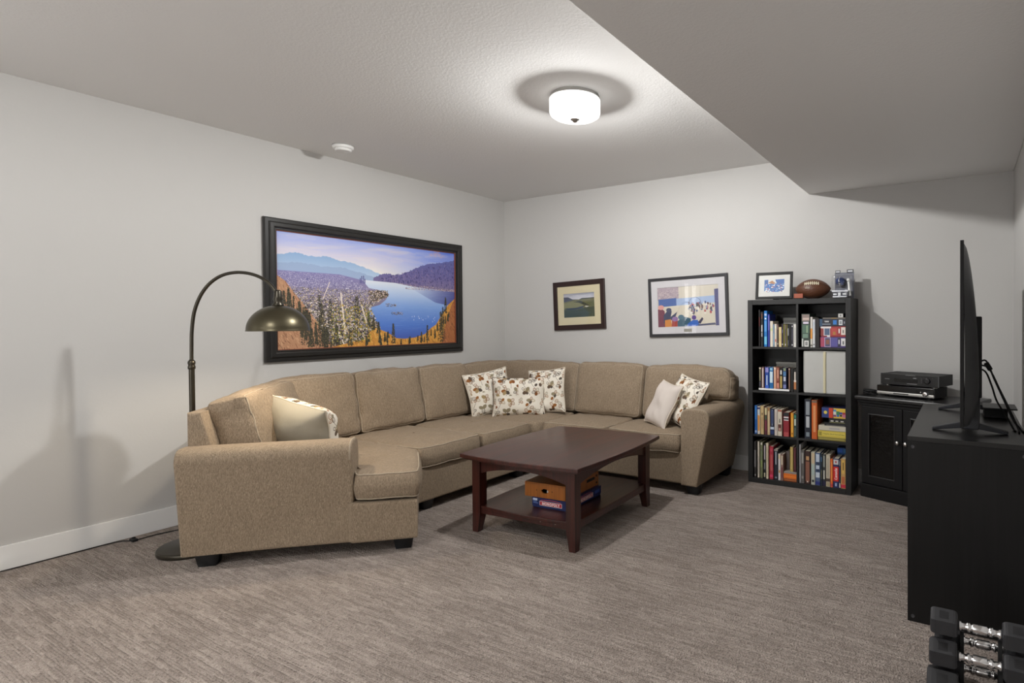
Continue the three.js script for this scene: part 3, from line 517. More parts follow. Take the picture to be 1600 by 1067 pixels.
  for (const a of [[.189, .519, .981, 1.3], [.20, .60, .97, 1.2], [.377, .519, .967, 1.4], [.241, .571, .958, 1.1], [.124, .631, .963, 1.2], [.582, .781, .98, .9], [.895, .649, .984, 1.3], [.93, .496, .665, .8], [.91, .60, .95, 1.0], [.495, .765, .87, .8], [.03, .50, .70, .9], [.05, .47, .66, .8], [.55, .86, .92, .6], [.80, .80, .96, .7], [.76, .87, .97, .6], [.44, .68, .82, .9], [.467, .72, .84, .8], [.15, .82, .98, 1.1], [.27, .78, .97, 1.1], [.34, .84, .98, 1]]) tree(...a);
  for (let i = 0; i < 260; i++) { c.fillStyle = ['#b59a34', '#8d8a30', '#c9a83e', '#6d7a2c'][i % 4]; const x = rr(.24, .46), y = rr(.60, .95); c.fillRect(x * w, y * h, rr(6, 14), rr(6, 16)); }
});
{
  const w = 1.905, h = 1.080, t = thing('framed_panorama', 'large panoramic lake and town landscape in a wide black frame on the left wall', 'picture', [0.0, 1.573, 1.602], 90 * D);
  const frameBlack = std({ color: col(0.013, 0.012, 0.011), roughness: 0.33 });
  obj('frame', [frameRing(w, h, 0.050, 0.034, 0.008), frameRing(w - 0.06, h - 0.06, 0.044, 0.046, 0.010), frameRing(w - 0.12, h - 0.12, 0.028, 0.030, 0.004)], frameBlack, t);
  obj('inner_lip', [frameRing(w - 0.166, h - 0.166, 0.010, 0.024, 0.003)], std({ color: col(0.22, 0.055, 0.022), roughness: 0.4 }), t);
  addPrint(t, 'print', w - 0.180, h - 0.180, panorama, 0, 0, 0.012, 0, 0.6);
}
const golf = canvasTex(512, 448, (c, w, h) => {
  let g = c.createLinearGradient(0, 0, 0, h * .3); g.addColorStop(0, '#8f93a0'); g.addColorStop(.6, '#bcbcc4'); g.addColorStop(1, '#d8d6d8'); c.fillStyle = g; c.fillRect(0, 0, w, h);
  for (let i = 0; i < 40; i++) { c.fillStyle = `rgba(230,230,235,${rr(.05, .2)})`; c.beginPath(); c.ellipse(rr(0, w), rr(0, h * .25), rr(30, 100), rr(4, 12), 0, 0, 7); c.fill(); }
  const P = (l, f) => { c.fillStyle = f; c.beginPath(); l.forEach(([x, y], i) => (i ? c.lineTo(x * w, y * h) : c.moveTo(x * w, y * h))); c.closePath(); c.fill(); };
  P([[0, .15], [.15, .15], [.3, .25], [.5, .27], [.6, .22], [1, .22], [1, 1], [0, 1]], '#35393a'); P([[0, .30], [.35, .28], [1, .25], [1, 1], [0, 1]], '#6b6a44');
  P([[0, .40], [.4, .32], [.7, .40], [.85, .52], [.6, .60], [0, .62]], '#7f7d50'); P([[0, .15], [.15, .15], [.32, .28], [0, .36]], '#3d4150');
  P([[.3, .36], [.55, .32], [.75, .45], [.85, .55], [.68, .52], [.5, .40]], '#2f3424'); P([[.05, .60], [.4, .60], [.7, .52], [.6, .62], [.35, .68], [.1, .66]], '#2b3342'); P([[.70, .54], [.82, .56], [.75, .60], [.69, .58]], '#d9d5cc'); P([[0, .66], [.4, .68], [.7, .60], [1, .58], [1, 1], [0, 1]], '#39452f'); P([[.7, .42], [1, .34], [1, .58], [.86, .56]], '#5c6038');
  for (let i = 0; i < 1200; i++) { c.fillStyle = ['rgba(30,38,28,.35)', 'rgba(90,96,60,.25)'][i % 2]; c.fillRect(rr(0, w), rr(h * .3, h), rr(2, 10), 2); }
});
const crowd = canvasTex(768, 512, (c, w, h) => {
  const P = (l, f) => { c.fillStyle = f; c.beginPath(); l.forEach(([x, y], i) => (i ? c.lineTo(x * w, y * h) : c.moveTo(x * w, y * h))); c.closePath(); c.fill(); };
  c.fillStyle = '#c9c2b4'; c.fillRect(0, 0, w, h); P([[0, 0], [.36, 0], [.36, .33], [0, .33]], '#a99aa3'); P([[.36, 0], [.95, 0], [.95, .36], [.36, .36]], '#cfc8ba');
  for (let i = 0; i < 90; i++) { c.strokeStyle = ['rgba(220,205,200,.7)', 'rgba(120,104,120,.6)'][i % 2]; c.lineWidth = 3; c.beginPath(); const x = rr(0, .35) * w, y = rr(0, .3) * h; c.arc(x, y, rr(6, 22), 0, rr(2, 5)); c.stroke(); }
  P([[.02, .30], [.32, .28], [.32, .47], [.02, .49]], '#41609f'); P([[.32, .30], [.95, .27], [.95, .45], [.32, .47]], '#9fb3d4'); P([[0, .49], [.95, .44], [.95, 1], [0, 1]], '#cfc7b6');
  c.strokeStyle = '#54628c'; c.lineWidth = 5; c.beginPath(); c.ellipse(.62 * w, .46 * h, .10 * w, .17 * h, 0, 3.1, 6.3); c.stroke();
  const blob = (x, y, rx, ry, f) => { c.fillStyle = f; c.beginPath(); c.ellipse(x * w, y * h, rx * w, ry * h, 0, 0, 7); c.fill(); };
  for (let i = 0; i < 70; i++) blob(rr(.52, .93), rr(.42, .68), rr(.006, .02), rr(.012, .05), ['#a8434a', '#3d4a7c', '#e2ddd4', '#5a3a3c', '#8c90a8', '#2d2f40'][i % 6]);
  P([[0, .55], [.07, .52], [.12, .60], [.13, 1], [0, 1]], '#6e2f45'); blob(.06, .50, .05, .06, '#d79a92'); P([[.10, .70], [.17, .58], [.24, .60], [.22, .74], [.33, .62], [.30, .74], [.2, .86], [.1, .9]], '#2c3556'); blob(.19, .57, .045, .05, '#39425f');
  P([[.12, .82], [.22, .80], [.24, 1], [.12, 1]], '#c97f2c'); P([[.24, .80], [.34, .84], [.34, 1], [.23, 1]], '#a03c34'); blob(.29, .80, .05, .06, '#8a6a9c');
  P([[.33, .86], [.42, .74], [.55, .80], [.54, 1], [.33, 1]], '#2d5468'); blob(.39, .76, .05, .06, '#43687a'); P([[.5, .92], [.58, .84], [.66, .84], [.70, 1], [.48, 1]], '#2f62b8'); blob(.60, .78, .036, .055, '#5a4488'); P([[.66, .90], [.73, .78], [.75, .82], [.70, .94]], '#33304a'); P([[.93, .12], [1, .11], [1, 1], [.94, 1]], '#4b4a78'); P([[.66, .95], [.93, .92], [.94, .97], [.66, .99]], '#454a66');
});
function framed(name, label, x, y, w, h, roll, b, d, frameMat, matCol, matW, print, glass = true, z = 0) {
  const t = thing(name, label, 'picture', [x, y, z]); t.rotation.z = roll * D;
  obj('frame', [frameRing(w, h, b, d, 0.004), frameRing(w - b * 0.9, h - b * 0.9, b * 0.55 + 0.001, d * 0.72, 0.003)], frameMat, t);
  const iw = w - 2 * b, ih = h - 2 * b, m = obj('mat_board', [frameRing(iw + 0.004, ih + 0.004, matW, 0.004, 0.0012).translate(0, 0, d * 0.42)], matCol, t);
  void m;
  addPrint(t, 'print', iw - 2 * matW + 0.012, ih - 2 * matW + 0.012, print, 0, 0, d * 0.40, 0, 0.6);
  if (glass) obj('glass', [box(iw + 0.004, ih + 0.004, 0.002, 0, 0, d * 0.60)], M.glass, t);
  return t;
}
framed('framed_landscape', 'small dark brown framed golf landscape with a wide cream mat on the back wall', 1.030, 1.497, 0.648, 0.508, 2.0, 0.052, 0.024, plain(0x2c1a13, 0.4), plain(0xcfc5a4, 0.85), 0.080, golf);
{
  const t = framed('framed_artwork', 'charcoal framed colourful crowd picture with a white mat and small plaque on the back wall', 2.263, 1.461, 0.808, 0.560, 1.6, 0.028, 0.024, plain(0x2d2d30, 0.35), plain(0xc9c7ca, 0.85), 0.068, crowd);
  obj('plaque', [rbox(0.080, 0.028, 0.003, 0.001, 0.0, -0.222, 0.0155)], std({ color: col(0.35, 0.34, 0.30), roughness: 0.4, metalness: 0.7 }), t);
}

// ---------------------------------------------------------------- bookcase
const BX0 = 2.955, BX1 = 3.76, BZF = 0.335, BZB = 0.012, BHT = 1.49, ST = 0.04, SH = 0.018, CELL = (BHT - 2 * ST - 3 * SH) / 4;
const shelfY = (row) => ST + (4 - row) * (CELL + SH);              // row 1 = top
const BXM = (BX0 + BX1) / 2;
{
  const t = thing('bookcase', 'tall black-brown open bookcase of eight square cells against the back wall', 'bookcase', [BXM, 0, (BZF + BZB) / 2]);
  const L = (x0, x1, y0, y1, z0, z1, r = 0.0015) => span(x0 - BXM, x1 - BXM, y0, y1, z0 - (BZF + BZB) / 2, z1 - (BZF + BZB) / 2, r);
  const mat = std({ map: blackAsh, roughness: 0.5 });
  obj('side_panel', [L(BX0, BX0 + ST, 0, BHT, BZB, BZF)], mat, t); obj('side_panel', [L(BX1 - ST, BX1, 0, BHT, BZB, BZF)], mat, t);
  obj('top_panel', [L(BX0 + ST, BX1 - ST, BHT - ST, BHT, BZB, BZF)], mat, t); obj('bottom_panel', [L(BX0 + ST, BX1 - ST, 0, ST, BZB, BZF)], mat, t);
  for (let r = 1; r < 4; r++) obj('shelf', [L(BX0 + ST, BX1 - ST, shelfY(r) - SH, shelfY(r), BZB, BZF - 0.004)], mat, t);
  for (let r = 1; r < 5; r++) obj('divider', [L(BXM - 0.009, BXM + 0.009, shelfY(r), shelfY(r) + CELL, BZB, BZF - 0.004)], mat, t);
  obj('back_panel', [L(BX0 + ST, BX1 - ST, ST, BHT - ST, BZB, BZB + 0.004, 0)], mat, t);
}
const bookMats = new Map();
const cm = (hex, rough = 0.55) => { const k = hex + '/' + rough; if (!bookMats.has(k)) bookMats.set(k, std({ color: hex, roughness: rough })); return bookMats.get(k); };
const ROWN = { 1: 'top', 2: 'second', 3: 'third', 4: 'bottom' };
// standing book: x of its left side, thickness, height, colour, spine bands [[from, to, colour], ...] as fractions of the height
const bookCount = {};
function book(cellId, x, w, h, hex, bands, label, { d = 0.16, y = null, z = 0.318, pages = true } = {}) {
  const row = +cellId[0], yb = (y === null ? shelfY(row) : y) + 0.0004;
  const side = cellId[1] === 'L' ? 'left' : 'right', g = side + ' ' + ROWN[row] + ' shelf books';
  w -= 0.0012;
  const t = thing('book', label, 'book', [x + w / 2, yb, z - d / 2], 0, 'books on the ' + ROWN[row] + ' shelf, ' + side + ' cell'); void g;
  const c = Math.min(0.0022, w * 0.2), m = cm(hex);
  const sp = new THREE.Shape(); sp.moveTo(-w / 2, 0); sp.quadraticCurveTo(-w / 2, 0.0025, -w / 2 + w * 0.18, 0.003); sp.lineTo(w / 2 - w * 0.18, 0.003); sp.quadraticCurveTo(w / 2, 0.0025, w / 2, 0); sp.closePath();
  const spine = new THREE.ExtrudeGeometry(sp, { depth: h, bevelEnabled: false, curveSegments: 3 }).rotateX(-Math.PI / 2).scale(1, 1, -1);
  // the flip above turns the faces inside out; rebuild the winding
  { const p = spine.attributes.position, n = spine.attributes.normal; for (let i = 0; i < p.count; i += 3) for (const a of [p, n]) { const X = a.getX(i + 1), Y = a.getY(i + 1), Z = a.getZ(i + 1); a.setXYZ(i + 1, a.getX(i + 2), a.getY(i + 2), a.getZ(i + 2)); a.setXYZ(i + 2, X, Y, Z); } }
  obj('cover', [spine.translate(0, 0, d / 2 - 0.003), box(c, h, d - 0.003, -w / 2 + c / 2, h / 2, -0.0015), box(c, h, d - 0.003, w / 2 - c / 2, h / 2, -0.0015)], m, t);
  if (pages) obj('pages', [box(w - 2 * c - 0.0004, h - 0.007, d - 0.007, 0, h / 2, -0.0015)], M.paper, t);
  bands.forEach(([a, b, hx, k = 0.8], i) => obj('spine_print', [box(w * k, (b - a) * h, 0.0008, 0, (a + b) / 2 * h, d / 2 + 0.0001 + i * 0.00018)], cm(hx), t));
  return t;
}
// a flat-lying book: x, length, y of its underside, thickness
function flat(cellId, x, len, y, th, hex, bands, label, { d = 0.15, z = 0.316, name = 'book', cat = 'book' } = {}) {
  const row = +cellId[0], side = cellId[1] === 'L' ? 'left' : 'right';
  const t = thing(name, label, cat, [x + len / 2, y + 0.0003, z - d / 2], 0, 'books on the ' + ROWN[row] + ' shelf, ' + side + ' cell');
  th -= 0.0006; const c = Math.min(0.002, th * 0.2), m = cm(hex);
  obj('cover', [rbox(len, th, 0.004, 0.0015, 0, th / 2, d / 2 - 0.002), box(len, c, d - 0.004, 0, c / 2, -0.002), box(len, c, d - 0.004, 0, th - c / 2, -0.002)], m, t);
  obj('pages', [box(len - 0.006, th - 2 * c - 0.0004, d - 0.008, 0, th / 2, -0.001)], M.paper, t);
  for (const [a, b, hx, lo = 0.2, hi = 0.8] of bands) obj('spine_print', [box((b - a) * len, (hi - lo) * th, 0.0008, ((a + b) / 2 - 0.5) * len, (lo + hi) / 2 * th, d / 2 + 0.0001)], cm(hx), t);
  return t;
}
// top left cell
book('1L', 3.030, 0.013, 0.300, '#171214', [[0.55, 0.8, '#6b1f1c', 0.5]], 'thin black book with a red mark, first on the top left shelf', { z: 0.28 });
book('1L', 3.050, 0.022, 0.283, '#15171a', [[0.42, 0.62, '#c9c6c4', 0.45], [0.28, 0.40, '#b8b4b4', 0.4], [0.8, 0.95, '#8a4a2a', 0.3]], 'tall black book with pale title print beside the bright blue one', { z: 0.29 });
book('1L', 3.087, 0.026, 0.290, '#1f78c4', [[0.06, 0.28, '#6fc0e0'], [0.42, 0.72, '#59a0e0', 0.7], [0.76, 0.80, '#eef4fa', 0.5], [0.86, 0.92, '#b9cdf2', 0.7]], 'tall bright blue book on the top left shelf, the brightest there');
book('1L', 3.118, 0.017, 0.262, '#2a3a9a', [[0.5, 0.95, '#6f6fc0', 0.5]], 'violet-blue slim book right of the bright blue one');
book('1L', 3.137, 0.024, 0.206, '#e0d6c6', [[0.62, 0.72, '#c8d29a', 0.7]], 'cream book, tallest of the pale ones on the top left shelf');
book('1L', 3.162, 0.011, 0.180, '#7f9bb8', [[0.1, 0.6, '#9dc0d8', 0.5]], 'very slim light blue book between two cream ones on the top left shelf');
book('1L', 3.1735, 0.018, 0.183, '#e2d4c4', [[0.22, 0.34, '#c96a62', 0.6], [0.8, 0.9, '#e8eed8', 0.7]], 'cream paperback with a small red mark on the top left shelf');
book('1L', 3.192, 0.0155, 0.184, '#4a3c36', [[0.75, 0.95, '#8a6a60', 0.6], [0.1, 0.16, '#c9c4bc', 0.5]], 'brown paperback left of the pale yellow book on the top left shelf');
book('1L', 3.208, 0.022, 0.158, '#e3cd96', [[0.3, 0.7, '#d6bc80', 0.5]], 'short pale yellow book in the middle of the top left shelf');
book('1L', 3.2305, 0.0145, 0.184, '#2f2436', [[0.6, 0.75, '#77708a', 0.5], [0.08, 0.14, '#d8d4d4', 0.5]], 'dark purple paperback right of the pale yellow book');
book('1L', 3.2455, 0.0085, 0.183, '#8a8a34', [], 'thinnest olive yellow book on the top left shelf');
book('1L', 3.2545, 0.0140, 0.180, '#6f6258', [[0.06, 0.14, '#e2dedc', 0.5], [0.5, 0.8, '#544844', 0.5]], 'grey-brown paperback between the two olive slim books');
book('1L', 3.2690, 0.0085, 0.179, '#74702c', [], 'thin olive book left of the black and white one on the top left shelf');
book('1L', 3.2780, 0.0115, 0.180, '#222226', [[0.5, 0.82, '#cfcfd2', 0.5], [0.06, 0.3, '#8a8aa0', 0.3]], 'slim black book with a white title block on the top left shelf');
book('1L', 3.2900, 0.0165, 0.180, '#0f0f10', [], 'plain black book third from the right on the top left shelf');
book('1L', 3.3068, 0.0175, 0.180, '#2c2b33', [[0.88, 0.94, '#d8d8dc', 0.4], [0.07, 0.12, '#d8d8dc', 0.5], [0.3, 0.8, '#4a4955', 0.5]], 'charcoal book with small white marks next to the white one on the top left shelf');
book('1L', 3.3245, 0.0235, 0.181, '#dcdad4', [[0.2, 0.85, '#c4c2bc', 0.4]], 'white book at the right end of the top left shelf');
flat('1L', 3.16, 0.186, shelfY(1), 0.052, '#2a2628', [], 'dark flat book at the back of the top left shelf behind the upright row', { d: 0.12, z: 0.150 });
{ const t = thing('storage_box', 'grey flat box standing at the back of the top left shelf', 'box', [3.267, shelfY(1) + 0.0524, 0.09]); obj('body', [rbox(0.155, 0.16, 0.06, 0.002, 0, 0.080, 0)], cm('#8d8d8a'), t); obj('lid', [rbox(0.158, 0.022, 0.063, 0.002, 0, 0.170, 0)], cm('#9d9d9a'), t); }

// top right cell
function carton(name, label, x, w, y, h, d, hex, z, panels, group) {
  const t = thing(name, label, 'puzzle box', [x + w / 2, y + 0.0004, z - d / 2], 0, group); h -= 0.0008;
  obj('tray', [rbox(w - 0.004, h * 0.5, d - 0.004, 0.001, 0, h * 0.25, 0)], cm(hex, 0.5), t);
  const lid = obj('lid', [rbox(w, h * 0.92, d, 0.0012, 0, h * 0.54, 0)], cm(hex, 0.42), t);
  panels.forEach(([a, b, c, e, hx], k) => obj('print', [box((b - a) * w, (e - c) * h, 0.0008, ((a + b) / 2 - 0.5) * w, (c + e) / 2 * h, d / 2 + 0.0001 + k * 0.00018)], cm(hx, 0.45), lid));
  return t;
}
carton('puzzle_box', 'tall green photo puzzle box standing at the left of the top right shelf', 3.388, 0.064, shelfY(1), 0.262, 0.22, '#2a3a30', 0.318, [[0.06, 0.95, 0.78, 0.98, '#8b7a74'], [0.15, 0.9, 0.82, 0.88, '#c9b4a8'], [0.2, 0.85, 0.70, 0.76, '#d8cfe0'], [0.1, 0.95, 0.42, 0.67, '#4d6a58'], [0.62, 0.72, 0.43, 0.65, '#a9c09a'], [0.15, 0.8, 0.28, 0.40, '#6d8a78'], [0.34, 0.86, 0.02, 0.20, '#e6e6e2'], [0.44, 0.76, 0.05, 0.17, '#8f9290'], [0.04, 0.22, 0.02, 0.26, '#c2c6c0']], 'puzzle boxes on the top right shelf');
book('1R', 3.456, 0.0175, 0.236, '#d8d4cc', [[0.28, 0.62, '#e09a4a', 0.9], [0.04, 0.09, '#77706a', 0.9]], 'white slim book with an orange band on the top right shelf', { d: 0.2 });
book('1R', 3.4745, 0.0190, 0.218, '#d5d7da', [[0.5, 0.9, '#b8c6d4', 0.4], [0.08, 0.12, '#5a5558', 0.5]], 'white book with a pale blue title right of the orange-banded one', { d: 0.2 });
book('1R', 3.4945, 0.0330, 0.226, '#1e1a1c', [], 'thick black book between the white books and the box stack', { d: 0.2 });
carton('puzzle_box', 'purple and magenta puzzle box at the bottom of the stack on the top right shelf', 3.5325, 0.186, shelfY(1), 0.082, 0.24, '#4b3a78', 0.318, [[0, 0.16, 0.08, 0.97, '#a8405e'], [0.16, 0.41, 0.06, 0.95, '#b7a3c4'], [0.19, 0.385, 0.12, 0.9, '#4a4a6c'], [0.22, 0.36, 0.3, 0.75, '#8a5a48'], [0.43, 0.68, 0.1, 0.92, '#57509a'], [0.7, 0.8, 0.1, 0.92, '#272440'], [0.72, 0.765, 0.35, 0.75, '#d6d4de'], [0.82, 0.99, 0.18, 0.88, '#dedcdc'], [0.88, 0.94, 0.3, 0.62, '#66686c']], 'puzzle boxes on the top right shelf');
carton('puzzle_box', 'red and white puzzle box in the middle of the stack on the top right shelf', 3.5345, 0.184, shelfY(1) + 0.082, 0.081, 0.24, '#9c2a30', 0.317, [[0.0, 0.42, 0.82, 0.99, '#e6e0de'], [0.0, 0.1, 0.1, 0.8, '#8a3430'], [0.12, 0.38, 0.12, 0.86, '#c9c6cc'], [0.16, 0.36, 0.18, 0.8, '#4d607e'], [0.43, 0.66, 0.16, 0.85, '#b8453f'], [0.50, 0.60, 0.2, 0.5, '#b07a3a'], [0.72, 0.77, 0.36, 0.78, '#ece6e4'], [0.82, 0.99, 0.2, 0.92, '#e4d9d0'], [0.88, 0.93, 0.36, 0.66, '#7a6c68'], [0.26, 0.38, 0.0, 0.12, '#f0e8e6']], 'puzzle boxes on the top right shelf');
{
  const t = carton('puzzle_box', 'dark navy puzzle box marked 1000 on top of the two red and purple boxes', 3.527, 0.192, shelfY(1) + 0.163, 0.058, 0.25, '#1b1f2e', 0.318, [[0.0, 0.1, 0.0, 1, '#264a6a'], [0.10, 0.42, 0.22, 0.36, '#77808c'], [0.52, 0.66, 0.24, 0.82, '#2a78c8'], [0.74, 0.88, 0.16, 0.86, '#d4d8dc'], [0.77, 0.85, 0.3, 0.7, '#8e959c'], [0.93, 0.97, 0.35, 0.65, '#8a8a92']], 'puzzle boxes on the top right shelf');
  const num = canvasTex(256, 96, (c, w, h) => { c.fillStyle = '#1b1f2e'; c.fillRect(0, 0, w, h); c.fillStyle = '#f2f2f0'; c.font = 'bold 84px sans-serif'; c.textAlign = 'center'; c.textBaseline = 'middle'; c.fillText('1000', w / 2, h / 2 + 4); });
  addPrint(t, 'printed_number', 0.046, 0.0175, num, -0.044, 0.038, 0.1256);
}
{ const y = shelfY(1) + 0.2214; const t = thing('board', 'thin grey board lying on the navy puzzle box', 'board', [3.632, y, 0.20]); obj('sheet', [rbox(0.168, 0.008, 0.22, 0.001, 0, 0.004, 0)], cm('#7e7870'), t); obj('edge_print', [box(0.04, 0.004, 0.0008, 0.0, 0.004, 0.1102)], cm('#b08a3a'), t);
  const u = thing('card_pack', 'little white and black card pack on top of the grey board', 'card pack', [3.676, y + 0.0084, 0.235]); obj('box', [rbox(0.040, 0.032, 0.10, 0.001, 0, 0.016, 0)], cm('#1c1c1e'), u); obj('label_panel', [box(0.034, 0.027, 0.0008, 0, 0.016, 0.0502)], cm('#d3d2ce'), u); obj('print', [box(0.014, 0.014, 0.0006, 0, 0.016, 0.0508)], cm('#8d8d8c'), u); }

// second row: paperbacks on a white tray, fabric bin
{ const t = thing('tray', 'thin white tray under the paperback row on the second left shelf', 'tray', [3.166, shelfY(2), 0.235]); obj('plate', [rbox(0.250, 0.010, 0.16, 0.002, 0, 0.013, 0)], cm('#e6e6e4', 0.4), t); obj('rim', [rbox(0.250, 0.014, 0.003, 0.001, 0, 0.012, 0.0815)], cm('#efefed', 0.4), t); for (const s of [-1, 1]) obj('runner', [box(0.23, 0.008, 0.012, 0, 0.004, 0.06 * s)], cm('#55555a'), t); }
const y2 = shelfY(2) + 0.018, P2 = { y: y2, d: 0.12, z: 0.314 };
book('2L', 3.041, 0.0215, 0.170, '#1c1b1a', [[0.35, 0.95, '#8f8c6c', 0.4], [0.92, 0.99, '#e0cdbd', 0.7], [0.1, 0.3, '#4a4858', 0.5]], 'black paperback with a dull yellow title, first on the white tray', P2);
book('2L', 3.064, 0.0205, 0.170, '#8c6a6a', [[0.05, 0.95, '#d8cfc6', 0.4]], 'mauve and white paperback second on the white tray', P2);
book('2L', 3.0925, 0.0325, 0.172, '#1c449c', [[0.76, 0.98, '#8f8ccb', 0.8], [0.05, 0.62, '#bcd2f0', 0.3], [0.02, 0.16, '#3360c8', 0.9]], 'thick royal blue paperback with pale title on the white tray', P2);
book('2L', 3.128, 0.0330, 0.172, '#1468a8', [[0.28, 0.80, '#d2e6ee', 0.7], [0.86, 0.97, '#9cc8de', 0.6]], 'azure paperback with a big white title on the white tray', P2);
book('2L', 3.164, 0.0215, 0.174, '#c9977c', [[0.1, 0.9, '#dcb498', 0.5], [0.9, 0.98, '#e6d2c6', 0.8]], 'tan paperback left of the copper-pink one on the white tray', P2);
book('2L', 3.186, 0.0250, 0.172, '#9c5c4c', [[0.05, 0.36, '#d08a78', 0.8], [0.5, 0.9, '#d8a48c', 0.4], [0.28, 0.38, '#7a2c20', 0.7]], 'copper-pink paperback in the middle of the white tray', P2);
book('2L', 3.2125, 0.0235, 0.168, '#1d1a18', [[0.05, 0.62, '#b59a56', 0.75], [0.7, 0.9, '#cfcbc6', 0.6]], 'black paperback with a gold lower half on the white tray', P2);
book('2L', 3.238, 0.0300, 0.172, '#2b3458', [[0.62, 0.82, '#4a7aa8', 0.8], [0.38, 0.58, '#c4cbd8', 0.6], [0.05, 0.22, '#7a80b4', 0.8], [0.86, 0.98, '#8a9a6c', 0.6]], 'navy paperback with picture patches near the right of the white tray', P2);
book('2L', 3.283, 0.0150, 0.170, '#6f4f44', [[0.1, 0.9, '#8f7264', 0.5], [0.93, 0.98, '#e0d8d0', 0.5]], 'slim brown paperback last on the white tray', P2);
book('2L', 3.299, 0.0235, 0.188, '#131112', [], 'black paperback beside the tray, left of the orange and black one', { d: 0.12, z: 0.310 });
book('2L', 3.3235, 0.0240, 0.182, '#15100e', [[0.5, 0.88, '#dcd2c6', 0.5], [0.12, 0.5, '#c07a4a', 0.75], [0.44, 0.52, '#e6dcd2', 0.8]], 'black and orange paperback at the right end of the second left shelf', { d: 0.12, z: 0.314 });
{ const t = thing('storage_box', 'pale grey flat box behind the paperbacks on the second left shelf', 'box', [3.240, shelfY(2) + 0.0002, 0.105]); obj('body', [rbox(0.20, 0.205, 0.10, 0.002, 0, 0.1025, 0)], cm('#8f8e89'), t); obj('lid', [rbox(0.205, 0.020, 0.104, 0.002, 0, 0.2155, 0)], cm('#a2a19c'), t); }
{
  const t = thing('fabric_bin', 'light grey fabric storage bin with a cream pull strap on the second right shelf', 'storage bin', [3.561, shelfY(2), 0.185]);
  const fab = std({ color: col(0.52, 0.52, 0.50), roughness: 0.95, bumpMap: fabricBump, bumpScale: 0.0005 });
  obj('front_panel', [softBox(0.312, 0.326, 0.012, { r: 0.005, bz: 0.004, by: 0, wob: 0.0012, seg: 14 }).g.translate(0, 0.165, 0.128)], fab, t);
  for (const s of [-1, 1]) obj('side_panel', [rbox(0.008, 0.322, 0.25, 0.003, s * 0.150, 0.163, 0)], fab, t);
  obj('back_panel', [rbox(0.30, 0.322, 0.008, 0.003, 0, 0.163, -0.126)], fab, t); obj('base_panel', [rbox(0.30, 0.008, 0.25, 0.003, 0, 0.004, 0)], fab, t);
  obj('pull_strap', [softBox(0.020, 0.318, 0.006, { r: 0.0028, bz: 0.003, by: 0, wob: 0.001, seg: 10 }).g.translate(0.004, 0.166, 0.140)], cm('#cfc7a6', 0.85), t);
  obj('piping', [tube([V(-0.152, 0.325, 0.135), V(0, 0.327, 0.139), V(0.152, 0.325, 0.135)], 0.0025, 20), tube([V(-0.154, 0.012, 0.135), V(-0.155, 0.16, 0.136), V(-0.154, 0.322, 0.135)], 0.0022, 20), tube([V(0.154, 0.012, 0.135), V(0.155, 0.16, 0.136), V(0.154, 0.322, 0.135)], 0.0022, 20)], fab, t);
}

// third row left
book('3L', 3.0055, 0.0215, 0.232, '#14559c', [[0.5, 0.95, '#2f78c0', 0.6], [0.04, 0.12, '#9fb4d8', 0.7]], 'blue book at the left end of the third left shelf', { d: 0.2 });
book('3L', 3.0290, 0.0225, 0.224, '#d9cfc4', [[0.12, 0.68, '#d08a36', 0.7], [0.90, 0.97, '#2a2a62', 0.9], [0.72, 0.88, '#b9c6cc', 0.6]], 'white book with an orange block beside the blue one on the third left shelf', { d: 0.2 });
book('3L', 3.0555, 0.0280, 0.230, '#c2a878', [[0.2, 0.6, '#b3946a', 0.6], [0.68, 0.76, '#5a4630', 0.3]], 'beige book, thickest of the two tan ones on the third left shelf', { d: 0.2 });
book('3L', 3.0885, 0.0230, 0.222, '#57262f', [[0.72, 0.98, '#c6bb90', 0.8], [0.55, 0.7, '#3c5a40', 0.6], [0.15, 0.5, '#7a3444', 0.6]], 'maroon book with a cream and green top on the third left shelf', { d: 0.2 });
book('3L', 3.1125, 0.0220, 0.222, '#bfa57c', [[0.1, 0.85, '#cdb692', 0.5], [0.88, 0.98, '#96683c', 0.7]], 'slim tan book left of the navy one on the third left shelf', { d: 0.2 });
book('3L', 3.1350, 0.0335, 0.214, '#18203c', [[0.22, 0.31, '#c6d2e4', 0.95], [0.36, 0.95, '#8792ac', 0.18], [0.05, 0.18, '#1e3468', 0.9], [0.44, 0.92, '#39456c', 0.6]], 'navy book with a white band near its foot on the third left shelf', { d: 0.2 });
book('3L', 3.1700, 0.0250, 0.212, '#cfc4bc', [[0.2, 0.9, '#b9aca4', 0.35]], 'plain off-white book right of the navy one on the third left shelf', { d: 0.2 });
book('3L', 3.1965, 0.0350, 0.210, '#cfc5b4', [[0.18, 0.44, '#5c2c26', 0.75], [0.20, 0.30, '#c9988a', 0.4], [0.93, 0.99, '#9c4a34', 0.9], [0.5, 0.65, '#4a4640', 0.2]], 'white book with a small dark photo low on its spine', { d: 0.2 });
book('3L', 3.2420, 0.0470, 0.192, '#8c1f2c', [[0.84, 0.99, '#15181c', 0.95], [0.66, 0.82, '#d8d4d6', 0.85], [0.70, 0.76, '#221a1e', 0.85], [0.0, 0.18, '#b04a4c', 0.85]], 'thick red book with a black and white top on the third left shelf', { d: 0.2 });
book('3L', 3.3010, 0.0235, 0.190, '#e0992c', [[0.2, 0.8, '#eab24e', 0.4], [0.12, 0.16, '#5a3a14', 0.4]], 'bright yellow-orange book on the third left shelf', { d: 0.2 });
book('3L', 3.3250, 0.0225, 0.186, '#16403e', [[0.5, 0.78, '#d6dccc', 0.5], [0.82, 0.94, '#3a8a74', 0.7], [0.05, 0.4, '#5a625c', 0.5]], 'dark teal book at the right end of the third left shelf', { d: 0.2 });
